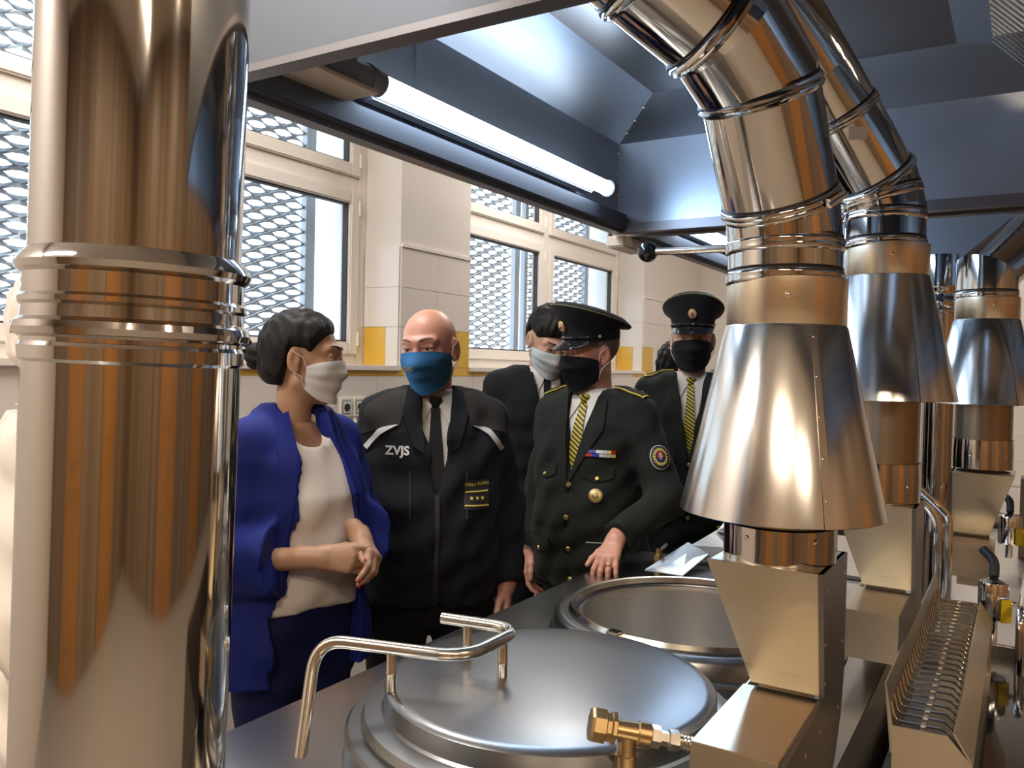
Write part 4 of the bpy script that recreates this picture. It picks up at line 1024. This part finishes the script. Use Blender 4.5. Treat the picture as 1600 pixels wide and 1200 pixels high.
def hair_cap(p, m, grow, front, side, back=-.06, name='hair', extra=None, bumps=.003, temple=.02):
    """hair over the skull: front = hairline height at the brow, back = nape height"""
    HP, hs = hslot(p); h = Sdf(.02); h.ell((0, -.015, .035), (.0765, .0975, .0855)); grow < .005 or h.ell((0, -.045, -.03), (.0655, .0635, .071), k=.03)
    def g(P):
        q = ((P - HP.t) @ HP.R) / hs
        line = front + (temple - front) * np.clip((.088 - q[:, 1]) / .066, 0, 1) ** 1.4; line = line + (side - line) * np.clip((.034 - q[:, 1]) / .020, 0, 1); line = np.where(q[:, 1] < -.024, side + (back - side) * np.clip((-.024 - q[:, 1]) / .022, 0, 1), line)
        w_ = np.clip((q[:, 2] - line) / .035, 0, 1)
        d = h(q) - grow * np.sqrt(w_) - bumps * w_ * np.sin(q[:, 0] * 160 + 3 * np.sin(q[:, 1] * 50)) * np.sin(q[:, 1] * 90 + q[:, 2] * 60)
        d = np.maximum(d, line - q[:, 2])
        if extra is not None: d = np.minimum(d, extra(q))
        return d * hs
    lo = HP.t - .21; hi = HP.t + .19
    return link(name, np_mesh(name, [surface(g, lo, hi, .0045)]), m, p['t'])
def disc(name, r, m, parent, p, n, up=(0, 0, 1), off=.001, h=.003, seg=24, sy=1.0):
    o = MB().lathe([(.0001, h), (r * .75, h), (r * .95, h * .6), (r, 0), (.0001, 0)], n=seg).build(name, m, parent, True, 40); put(o, p, n, up, off)
    if sy != 1.0: o.scale = (1, sy, 1)
    return o
def peaked_cap(p, cloth_m, tilt=0.0, yaw_=0.0):
    HP, hs = hslot(p); c = thing_part('peaked_cap', p['t'])
    M = np.eye(4); M[:3, :3] = HP.R @ rot_z(yaw_) @ rot_x(tilt) * hs; M[:3, 3] = HP.pt(np.array((0, -.012, .044)) * hs); 
    n = 64; rings_ = [(.0, 1.00, 0), (.030, 1.02, 0), (.040, 1.06, .06), (.060, 1.26, .22), (.072, 1.40, .30), (.078, 1.43, .32), (.085, 1.42, .32), (.098, 1.22, .31), (.107, .8, .30), (.110, .4, .28), (.111, .02, .26)]
    rx, ry = .083, .104; v = []; f = []
    for z, k, sl in rings_:
        for i in range(n):
            a = 2 * math.pi * i / n; x, y = rx * k * math.cos(a), ry * (1 + (k - 1) * .85) * math.sin(a) - .006 * (k - 1); v.append((x, y, z + sl * y * 1.15))
    for r_ in range(len(rings_) - 1):
        for i in range(n): j = (i + 1) % n; f.append((r_*n + i, r_*n + j, (r_+1)*n + j, (r_+1)*n + i))
    me = mesh_of('peaked_cap', v, f, True, 50); c.data = me; me.materials.append(cloth_m); c.matrix_local = Matrix(M.tolist())
    pts = [(rx * 1.435 * math.cos(a), ry * (1 + .435 * .85) * math.sin(a) - .003, .080 + .32 * 1.15 * (ry * (1 + .435 * .85) * math.sin(a))) for a in np.linspace(0, 2 * math.pi, 65)]
    MB().tube(pts, .0016, 6, False).build('piping', OLIVE, c, True)
    G = np.zeros((25, 7, 3)); N = np.zeros((25, 7, 3))
    for i, a in enumerate(np.linspace(R(18), R(162), 25)):
        for j, q in enumerate(np.linspace(0, 1, 7)):
            w_ = math.sin((a - R(18)) / R(144) * math.pi); e = q * .046 * w_ ** .7
            G[i, j] = ((rx + .002 + e * .35) * math.cos(a), (ry + .002 + e) * math.sin(a), .010 - e * .66 - .010 * (math.cos(a)) ** 2); N[i, j] = (0, .4, .9)
    vv, ff = sheet_from(G, .003, N); pk = mesh_of('peak', vv, ff, True, 60); link('peak', pk, PEAK, c)
    MB().tube([(rx * 1.035 * math.cos(a), ry * 1.035 * math.sin(a), .016) for a in np.linspace(R(15), R(165), 25)], .004, 8).build('chin_strap', PEAK, c, True)
    for a in (R(12), R(168)):
        b_ = disc('button', .006, SILVER, c, (rx * 1.04 * math.cos(a), ry * 1.04 * math.sin(a), .016), (math.cos(a), math.sin(a), 0))
    bd = disc('cockade', .017, GOLD, c, (0, ry * 1.115, .056), (0, 1, -.30), h=.006, sy=1.2)
    disc('cockade_field', .0125, SHIRT, bd, (0, 0, .003), (0, 0, 1), (0, 1, 0)); disc('cockade_centre', .008, RED, bd, (0, 0, .005), (0, 0, 1), (0, 1, 0)); disc('cockade_boss', .0045, GOLD, bd, (0, 0, .007), (0, 0, 1), (0, 1, 0))
    return c
def thing_part(name, parent):
    me = bpy.data.meshes.new(name); o = bpy.data.objects.new(name, me); COL.objects.link(o); o.parent = parent; return o
def tie(p, f, m, z0, z1, x=0.0, w0=.018, w1=.036):
    draped('tie', f, [(x - .014, z0 - .03), (x - w0 * .8, z0 - .05), (x - w1, z1 + .06), (x, z1)], [(x + .014, z0 - .03), (x + w0 * .8, z0 - .05), (x + w1, z1 + .06), (x + .001, z1)], m, p['t'], 18, 6, .006, .004)
    q, n = stamp(f, x, z0 - .012); kn = MB().lathe([(.012, -.020), (.017, -.008), (.020, .010), (.017, .018), (.008, .019)], n=18).build('tie_knot', m, p['t'], True); put(kn, q, (0, .25, 1), (0, 1, 0), 0); kn.scale = (1, .75, 1)
def collar_wings(p, f, m, z0, w_=.05, drop=.075, x=0.0):
    for sg in (-1, 1):
        draped('collar_wing', f, [(x + sg * .010, z0), (x + sg * (.018 + w_ * .55), z0 - drop)], [(x + sg * .066, z0 + .045), (x + sg * (.070), z0 - .012)], m, p['t'], 8, 6, .006, .003)
def lapels(p, f, m, ztop, zbot, w_=.055, x=0.0, neckw=.075):
    for sg in (-1, 1):
        draped('lapel', f, [(x + sg * neckw, ztop), (x + sg * neckw * .55, (ztop + zbot) / 2), (x + sg * .006, zbot)], [(x + sg * (neckw + w_ * .55), ztop - .02), (x + sg * (neckw * .55 + w_ * 1.25), (ztop + zbot) / 2 + .035), (x + sg * .010, zbot - .002)], m, p['t'], 16, 7, .007, .004)

# ------------------------------------------------------------------ the people
HANG_R = dict(fwd=(-.05, .18, -1), dorsal=(1, .25, .1), side=-1, curl=((14, 28, 18), (18, 30, 20), (22, 32, 20), (26, 34, 20)), thumb=(22, 10))
HANG_L = dict(fwd=(.05, .18, -1), dorsal=(-1, .25, .1), side=1, curl=((14, 28, 18), (18, 30, 20), (22, 32, 20), (26, 34, 20)), thumb=(22, 10))
def hang(sg, s=1.0): return ((sg * .232 * s, -.035, 1.125 * s), (sg * .238 * s, .035, .875 * s))

# --- woman in blue ---------------------------------------------------
W = person('woman with dark hair bun, blue blazer, white top and white mask, hands clasped', (-1.705, 1.642, 0), R(-6), 1.73,
           {'R': ((.225, -.015, 1.085), (.105, .235, 1.115)), 'L': ((-.205, .03, 1.11), (-.015, .250, 1.150))},
           {'R': dict(fwd=(-.50, .85, .02), dorsal=(.78, .50, .30), side=-1, curl=((38, 48, 20), (44, 52, 24), (48, 55, 25), (52, 55, 25)), thumb=(5, 12), size=.94),
            'L': dict(fwd=(.22, .85, -.42), dorsal=(-.55, .35, .75), side=1, curl=((30, 35, 15), (36, 45, 22), (42, 48, 24), (46, 50, 24)), thumb=(12, 5), size=.92)},
           head=(R(40), R(4), 0), prof=FEMALE, female=True, belly=.035, skin=SKIN_T, trouser=BLUED)
s = W['s']
scoop = np.array((.012, .075, 1.478 * s))
ts, tsf = garment(W, 'top', WHITE, .915, .022, (0, 0), (.060, .05, .05), cut=lambda P: .074 - np.linalg.norm((P - scoop) * np.array((.9, 1, .8)), axis=1), neck=False, folds=.0035, flare=.03, zt=1.475 * s, hem=.25)
def blz(P):
    q = np.clip((1.42 * s - P[:, 2]) / .5, 0, 1); hw = .060 + .075 * q
    return np.minimum(hw - np.abs(P[:, 0] - .01 - .018 * q), P[:, 1] + .02)
bl, blf = garment(W, 'blazer', BLUE, .77, .034, (.60, .50), (.068, .082, .098), cut=blz, neck=True, folds=.004, flare=.05, zt=1.505 * s, res=.0072)
for sg in (-1, 1):
    draped('lapel', blf, [(sg * .066, 1.485 * s), (sg * .072 + .006, 1.40 * s), (sg * .102 + .014, 1.24), (sg * .134 + .022, 1.0)], [(sg * .090, 1.475 * s), (sg * .118 + .006, 1.40 * s), (sg * .136 + .014, 1.24), (sg * .142 + .022, 1.0)], BLUE, bl, 18, 6, .005, .004)
def bunf(q):
    b_ = np.linalg.norm((q - np.array((0, -.130, -.004))) / np.array((.030, .034, .038)), axis=1) - 1
    return b_ * .03 + .002 * np.sin(q[:, 2] * 220 + q[:, 0] * 90)
hr = hair_cap(W, HAIR, .015, .088, .028, -.078, extra=bunf, temple=.004)
HP = W['HP']; rr_ = random.Random(4)
for k in range(16):
    a0 = rr_.uniform(-.5, 1.3); sw = rr_.uniform(-.02, .02)
    p0 = np.array((sw * .5, -.140, .012)); d = np.array((sw, -math.cos(a0), math.sin(a0))); L_ = rr_.uniform(.035, .07)
    MB().tube([HP.pt((p0 + d * L_ * q + np.array((0, 0, -.012 * q * q))) * W['hs']) for q in (0, .35, .7, 1)], [.0045, .004, .0028, .0006], 6).build('hair_strand', HAIR, hr, True)
mask(W, M_WHITE, 'surgical')
tp, nn = W['hinfo']['L']['t']
for S_, ks in (('R', (0, 't')), ('L', ('t', 0, 1))):
    for kk in ks:
        q, n_ = W['hinfo'][S_][kk]; o = MB().lathe([(.0001, .0025), (.004, .0022), (.0055, 0)], n=12).build('fingernail', NAIL, W['t'], True); put(o, q, n_, (0, 1, 0), .0062)
q = HP.pt(np.array((.081, -.004, -.043)) * W['hs']); er = MB().lathe([(.0001, -.004), (.003, -.002), (.003, .002), (.0001, .004)], n=10).build('earring', CHROME, W['t'], True); er.location = q

# --- bald man in navy jacket ------------------------------------------
B = person('bald man in black jacket with grey shoulders and blue cloth mask', (-1.615, 2.15, 0), R(-50), 1.775,
           {'R': hang(1, 1.03), 'L': hang(-1, 1.03)}, {'R': dict(HANG_R), 'L': dict(HANG_L)}, head=(R(-26), R(8), R(4)), bulk=1.0, belly=.05, skin=SKIN_R, stance=.03)
s = B['s']
sh_, shf = garment(B, 'shirt', SHIRT, 1.0, .014, (0, 0), (.06, .05, .05), neck=True, folds=.001, zt=1.505 * s, res=.010)
collar_wings(B, shf, SHIRT, 1.455 * s, .05, .07); tie(B, shf, BLKTIE, 1.475 * s, 1.10)
jk, jf = garment(B, 'jacket', NAVY, .86, .040, (.97, .97), (.072, .066, .052), cut=vcut(-.005, 1.49 * s, 1.19, .058), folds=.0055, zt=1.515 * s)
for sg in (-1, 1):
    draped('shoulder_yoke', jf, [(sg * .085, 1.49 * s), (sg * .095, 1.41 * s), (sg * .11, 1.345 * s)], [(sg * .15, 1.48 * s), (sg * .218, 1.43 * s), (sg * .228, 1.345 * s)], GREYY, jk, 14, 10, .003, .003, D=(0, -.92, -.39), start=.5)
    draped('reflective_piping', jf, [(sg * .115, 1.395 * s), (sg * .170, 1.382 * s), (sg * .218, 1.325 * s)], [(sg * .116, 1.392 * s), (sg * .165, 1.366 * s), (sg * .205, 1.315 * s)], SILVER, jk, 14, 4, .008, .003)
    draped('jacket_collar', jf, [(sg * .050, 1.505 * s), (sg * .046, 1.44 * s), (sg * .032, 1.33)], [(sg * .080, 1.495 * s), (sg * .100, 1.43 * s), (sg * .070, 1.35)], NAVY, jk, 14, 6, .010, .005)
    draped('pocket_zip', jf, [(sg * .085 - .012, 1.28), (sg * .085 - .012, 1.14)], [(sg * .085 - .006, 1.28), (sg * .085 - .006, 1.14)], GREYY, jk, 8, 3, .004, .003)
draped('front_zip', jf, [(-.012, 1.21), (-.012, .87)], [(.002, 1.21), (.002, .87)], RUBBER, jk, 14, 3, .004, .003)
lettering('chest_lettering', 'ZVJS', .036, jf, .115, 1.338, SILVER, jk, bold=.0012, off=.004)
pt_ = draped('name_patch', jf, [(-.086, 1.252), (-.086, 1.165)], [(-.162, 1.252), (-.162, 1.165)], RUBBER, jk, 8, 8, .005, .003)
lettering('name_lettering', 'Milan IVAN', .0165, jf, -.124, 1.240, GOLDT, pt_, off=.007)
for z_ in (1.217, 1.176): draped('patch_bar', jf, [(-.089, z_ + .002), (-.089, z_ - .002)], [(-.160, z_ + .002), (-.160, z_ - .002)], GOLDT, pt_, 2, 6, .008, .003)
for k in range(3):
    st = MB(); st.add([((.0075 if i % 2 == 0 else .0032) * math.sin(i * math.pi / 5), (.0075 if i % 2 == 0 else .0032) * math.cos(i * math.pi / 5), 0) for i in range(10)], [tuple(range(10))]); o = st.build('rank_star', GOLDT, pt_); q, n_ = stamp(jf, -.108 - .016 * k, 1.197); put(o, q, n_, off=.0085)
mo, Wm, Dm = mask(B, M_BLUE, 'cup', bot=-.125, th=72)
def mask_surface(p, Wm):
    return None
# small yellow letters printed on the blue mask
HPb = B['HP']
cu = bpy.data.curves.new('mask_print', 'FONT'); cu.body = 'ZVJS'; cu.size = .019; cu.align_x = 'CENTER'; tmp = bpy.data.objects.new('mask_print', cu); COL.objects.link(tmp); bpy.context.view_layer.update()
me = bpy.data.meshes.new_from_object(tmp.evaluated_get(bpy.context.evaluated_depsgraph_get())); bpy.data.objects.remove(tmp)
gz = Wm[:, :, 2]; 
for v_ in me.vertices:
    a = R(10) - v_.co.x / .105; z_ = -.052 + v_.co.y; j = np.interp(a, np.linspace(-R(72), R(72), 27), np.arange(27)); j0 = int(j); j1 = min(j0 + 1, 26); fr = j - j0
    def rad(jj): o_ = np.argsort(gz[:, jj]); return np.interp(z_, gz[o_, jj], np.hypot(Wm[o_, jj, 0], Wm[o_, jj, 1] + .005 * B['hs']))
    r_ = rad(j0) * (1 - fr) + rad(j1) * fr + .0040; v_.co = HPb.pt((r_ * math.sin(a), r_ * math.cos(a) - .005 * B['hs'], z_))
link('mask_print', me, GOLDT, mo)

# --- officer leaning on the counter ------------------------------------
O1 = person('uniformed officer in dark green coat and peaked cap, hand on the counter', (-1.375, 2.83, 0), R(-91), 1.785,
            {'R': hang(1, 1.02), 'L': ((-.325, .075, 1.150), (-.262, .338, 1.048))},
            {'R': dict(HANG_R), 'L': dict(fwd=(-.06, .72, -.48), dorsal=(0, .5, .86), side=1, curl=((18, 22, 16), (20, 24, 18), (20, 24, 18), (16, 20, 14)), spread=7, thumb=(30, 12))},
            head=(R(-30), R(9), R(-3)), bulk=1.02, belly=.05, skin=SKIN_R, trouser=BLK)
def officer_coat(O, zb, hem=.80):
    s = O['s']
    shx, shf = garment(O, 'shirt', SHIRT, 1.0, .014, (0, 0), (.06, .05, .05), neck=True, folds=.001, zt=1.500 * s, res=.010)
    collar_wings(O, shf, SHIRT, 1.452 * s, .05, .07); tie(O, shf, YTIE, 1.47 * s, 1.12)
    ck, cf = garment(O, 'uniform_coat', GREENU, hem, .036, (.96, .96), (.070, .064, .052), cut=vcut(0, 1.49 * s, zb, .064), folds=.004, flare=.012, zt=1.50 * s)
    lapels(O, cf, GREENU, 1.475 * s, zb, .06, neckw=.060)
    for k in range(4):
        q, n_ = stamp(cf, -.004, zb - .02 - .115 * k); disc('button', .0098, GOLD, ck, q, n_, off=.002, h=.005)
    for sg in (-1, 1):
        sp = O['sh']['R' if sg > 0 else 'L']
        brd = draped('shoulder_board', cf, [(sg * .095, 0.030), (sg * .225, .030)], [(sg * .095, -.030), (sg * .225, -.030)], GREENU, ck, 10, 5, .006, .005) if False else None
        G = np.zeros((10, 5, 2))
        def board(w_, x0, x1, m, nm, off, par):
            n1, n2 = 10, 5; P = np.array([[ (sg * (x0 + (x1 - x0) * i / (n1 - 1)) + O['ox'], (j / (n2 - 1) - .5) * 2 * w_ + O['oy'] - .012, O['top'] + .35) for j in range(n2)] for i in range(n1)])
            C = cast(cf, P.reshape(-1, 3), (0, 0, -1)); N = grad(cf, C); C = C + N * off; v_, f_ = sheet_from(C.reshape(n1, n2, 3), .004, N.reshape(n1, n2, 3))
            me = mesh_of(nm, v_, f_); bm = bmesh.new(); bm.from_mesh(me); bmesh.ops.recalc_face_normals(bm, faces=bm.faces); bm.to_mesh(me); bm.free(); return link(nm, me, m, par)
        brd = board(.030, .080, .205, GOLDT, 'shoulder_board', .008, ck); bb = board(.024, .086, .199, GREENU, 'board_field', .011, brd)
        for k in range(4):
            st = MB(); st.add([((.009 if i % 2 == 0 else .004) * math.sin(i * math.pi / 5), (.009 if i % 2 == 0 else .004) * math.cos(i * math.pi / 5), .001) for i in range(10)], [tuple(range(10))]); o = st.build('rank_star', SILVER, brd)
            Cc = cast(cf, np.array([[sg * (.102 + .027 * k) + O['ox'], O['oy'] - .012, O['top'] + .3]]), (0, 0, -1)); put(o, Cc[0], grad(cf, Cc)[0], (0, 1, 0), .013)
        draped('pocket_flap', cf, [(sg * .055, 1.255), (sg * .055, 1.215), (sg * .10, 1.198)], [(sg * .155, 1.255), (sg * .155, 1.215), (sg * .101, 1.198)], GREENU, ck, 8, 6, .005, .003)
        q, n_ = stamp(cf, sg * .103, 1.212); disc('button', .008, GOLD, ck, q, n_, off=.008, h=.004)
        draped('lower_pocket_flap', cf, [(sg * .075, .985), (sg * .075, .93)], [(sg * .185, .985), (sg * .185, .93)], GREENU, ck, 6, 6, .005, .003)
        draped('pocket_piping', cf, [(sg * .075, .990), (sg * .075, .987)], [(sg * .185, .990), (sg * .185, .987)], SILVER if sg < 0 else GREENU, ck, 2, 6, .007, .003)
        q, n_ = stamp(cf, sg * .13, .938); disc('button', .0085, GOLD, ck, q, n_, off=.006, h=.004)
    return ck, cf
ck, cf = officer_coat(O1, 1.205)
# medal ribbons, round badge, arm patch
cols = [RED, SILVER, GOLDT, BLUEE, SILVER, RED, BLUEE, SILVER]
for r_ in range(2):
    for k in range(8):
        m_ = cols[(k * 3 + r_ * 5) % 8]
        x0 = -.055 - k * .0125; z0 = 1.312 - r_ * .0125
        draped('medal_ribbon', cf, [(x0, z0), (x0, z0 - .0105)], [(x0 - .0115, z0), (x0 - .0115, z0 - .0105)], m_, ck, 2, 2, .006, .003)
q, n_ = stamp(cf, -.108, 1.155); bd = disc('breast_badge', .026, BRONZE, ck, q, n_, off=.004, h=.004); disc('badge_rim', .020, GOLD, bd, (0, 0, .0035), (0, 0, 1), (0, 1, 0)); disc('badge_centre', .013, BRONZE, bd, (0, 0, .006), (0, 0, 1), (0, 1, 0)); disc('badge_boss', .005, GOLD, bd, (0, 0, .009), (0, 0, 1), (0, 1, 0))
el = np.array(O1['arms']['L'][0]); sp = O1['sh']['L']; mid_ = sp * .52 + el * .48; D_ = np.array((.72, -.69, 0)); D_ /= np.linalg.norm(D_)
C_ = cast(cf, (mid_ - D_ * .3)[None], D_); n_ = grad(cf, C_)[0]
pa = disc('arm_patch', .036, SILVER, ck, C_[0], n_, off=.001, h=.004, sy=1.3, seg=40); disc('patch_field', .0335, RUBBER, pa, (0, 0, .002), (0, 0, 1), (0, 1, 0)); disc('patch_ring', .027, GOLDT, pa, (0, 0, .0035), (0, 0, 1), (0, 1, 0)); disc('patch_inner', .019, RUBBER, pa, (0, 0, .005), (0, 0, 1), (0, 1, 0))
MB().prism([(-.011, .014), (.011, .014), (.011, -.003), (.006, -.012), (0, -.016), (-.006, -.012), (-.011, -.003)], 2, .0075, .0095).build('shield', RED, pa)
MB().box(-.0018, .0018, -.009, .012, .0095, .0105).box(-.006, .006, .005, .008, .0095, .0105).box(-.0075, .0075, -.001, .002, .0095, .0105).build('shield_cross', SILVER, pa)
MB().prism([(-.009, -.006), (.009, -.006), (.006, -.012), (0, -.016), (-.006, -.012)], 2, .0095, .0102).build('shield_base', BLUEE, pa)
nl = 18
for k in range(nl):
    a = 2 * math.pi * k / nl; MB().box(-.0012, .0012, -.0026, .0026, .0068, .0078).build('patch_stitch', RUBBER, pa).matrix_local = Matrix.Translation((.023 * math.sin(a), .023 * math.cos(a), 0)) @ Matrix.Rotation(-a, 4, 'Z')
mask(O1, M_BLK, 'cup', th=74, bot=-.125); hair_cap(O1, STUB, .0025, .05, .02, -.055, bumps=.0); peaked_cap(O1, cloth('cap_cloth', (.014, .016, .022)), R(2))
p0, n0 = O1['hinfo']['L'][2]; wv = np.array(O1['arms']['L'][1])
hs_, _i = hand_sdf(wv, fwd=(-.06, .72, -.48), dorsal=(0, .5, .86), side=1, curl=((18, 22, 16),) * 4, spread=7)
y_ = np.array((-.06, .72, -.48)); y_ /= np.linalg.norm(y_); z_ = np.array((0, .5, .86)); z_ -= y_ * (z_ @ y_); z_ /= np.linalg.norm(z_); x_ = np.cross(y_, z_)
rp = wv + x_ * -.0125 + y_ * .115 + z_ * -.004; dr = y_ * .9 - z_ * .43
rg = MB().lathe([(.0104, -.0028), (.0116, -.0024), (.0116, .0024), (.0104, .0028)], n=24, close=True).build('ring', GOLD, O1['t'], True); put(rg, rp, dr, (0, 0, 1))

# --- younger man in suit looking down ----------------------------------
SU = person('dark-haired man in black suit and pale mask looking down', (-1.82, 3.19, 0), R(-48), 1.875,
            {'R': hang(1, 1.05), 'L': hang(-1, 1.05)}, {'R': dict(HANG_R), 'L': dict(HANG_L)}, head=(R(10), R(34), 0), lean=(0, .12), skin=SKIN)
s = SU['s']
_, shf = garment(SU, 'shirt', SHIRT, 1.0, .014, (0, 0), (.06, .05, .05), neck=True, folds=.001, zt=1.500 * s, res=.010)
collar_wings(SU, shf, SHIRT, 1.452 * s, .05, .07); tie(SU, shf, BLKTIE, 1.47 * s, 1.12)
_, sf_ = garment(SU, 'suit_jacket', SUIT, .85, .034, (.96, .96), (.074, .064, .050), cut=vcut(0, 1.49 * s, 1.20, .064), folds=.004, zt=1.505 * s)
lapels(SU, sf_, SUIT, 1.475 * s, 1.20, .06, neckw=.060); mask(SU, M_LBLUE, 'surgical'); hair_cap(SU, HAIR, .012, .058, .034, -.045, bumps=.003)

# --- second officer, facing the camera ---------------------------------
O2 = person('taller officer in peaked cap with yellow tie, standing farthest back', (-1.265, 3.585, 0), R(-72), 1.865,
            {'R': hang(1, 1.06), 'L': hang(-1, 1.06)}, {'R': dict(HANG_R), 'L': dict(HANG_L)}, head=(0, R(3), 0), skin=SKIN)
officer_coat(O2, 1.22); mask(O2, M_BLK, 'cup', bot=-.122); hair_cap(O2, STUB, .0025, .05, .02, -.06, bumps=.0); peaked_cap(O2, MATS['cap_cloth'], R(1))

# --- cook in white at the left picture edge ----------------------------
CK = person('cook in white coat and white hair cap behind the foreground flue', (-1.70, 1.02, 0), R(48), 1.775,
            {'R': hang(1), 'L': hang(-1)}, {'R': dict(HANG_R), 'L': dict(HANG_L)}, bulk=1.04, skin=SKIN, trouser=COOK)
_, wf = garment(CK, 'cook_coat', COOK, .72, .040, (.95, .95), (.078, .070, .056), folds=.006, flare=.03, zt=1.49)
collar_wings(CK, wf, COOK, 1.45, .05, .05)
for k in range(4): q, n_ = stamp(wf, 0, 1.34 - .12 * k); disc('button', .008, WPLAS, CK['t'], q, n_, off=.002)
hair_cap(CK, COOK, .024, .045, .03, -.085, name='hair_cap', bumps=.004); mask(CK, M_WHITE, 'surgical')

# --- dark-haired person almost hidden behind the second officer ---------
HB = person('black-haired person in dark jacket mostly hidden behind the farthest officer', (-1.50, 4.06, 0), R(60), 1.735,
            {'R': hang(1), 'L': hang(-1)}, {'R': dict(HANG_R), 'L': dict(HANG_L)}, skin=SKIN)
garment(HB, 'jacket', SUIT, .85, .036, (.96, .96), (.074, .064, .050), folds=.004, zt=1.50); hair_cap(HB, HAIR, .014, .05, .0, -.07, bumps=.006); mask(HB, M_BLK, 'cup')
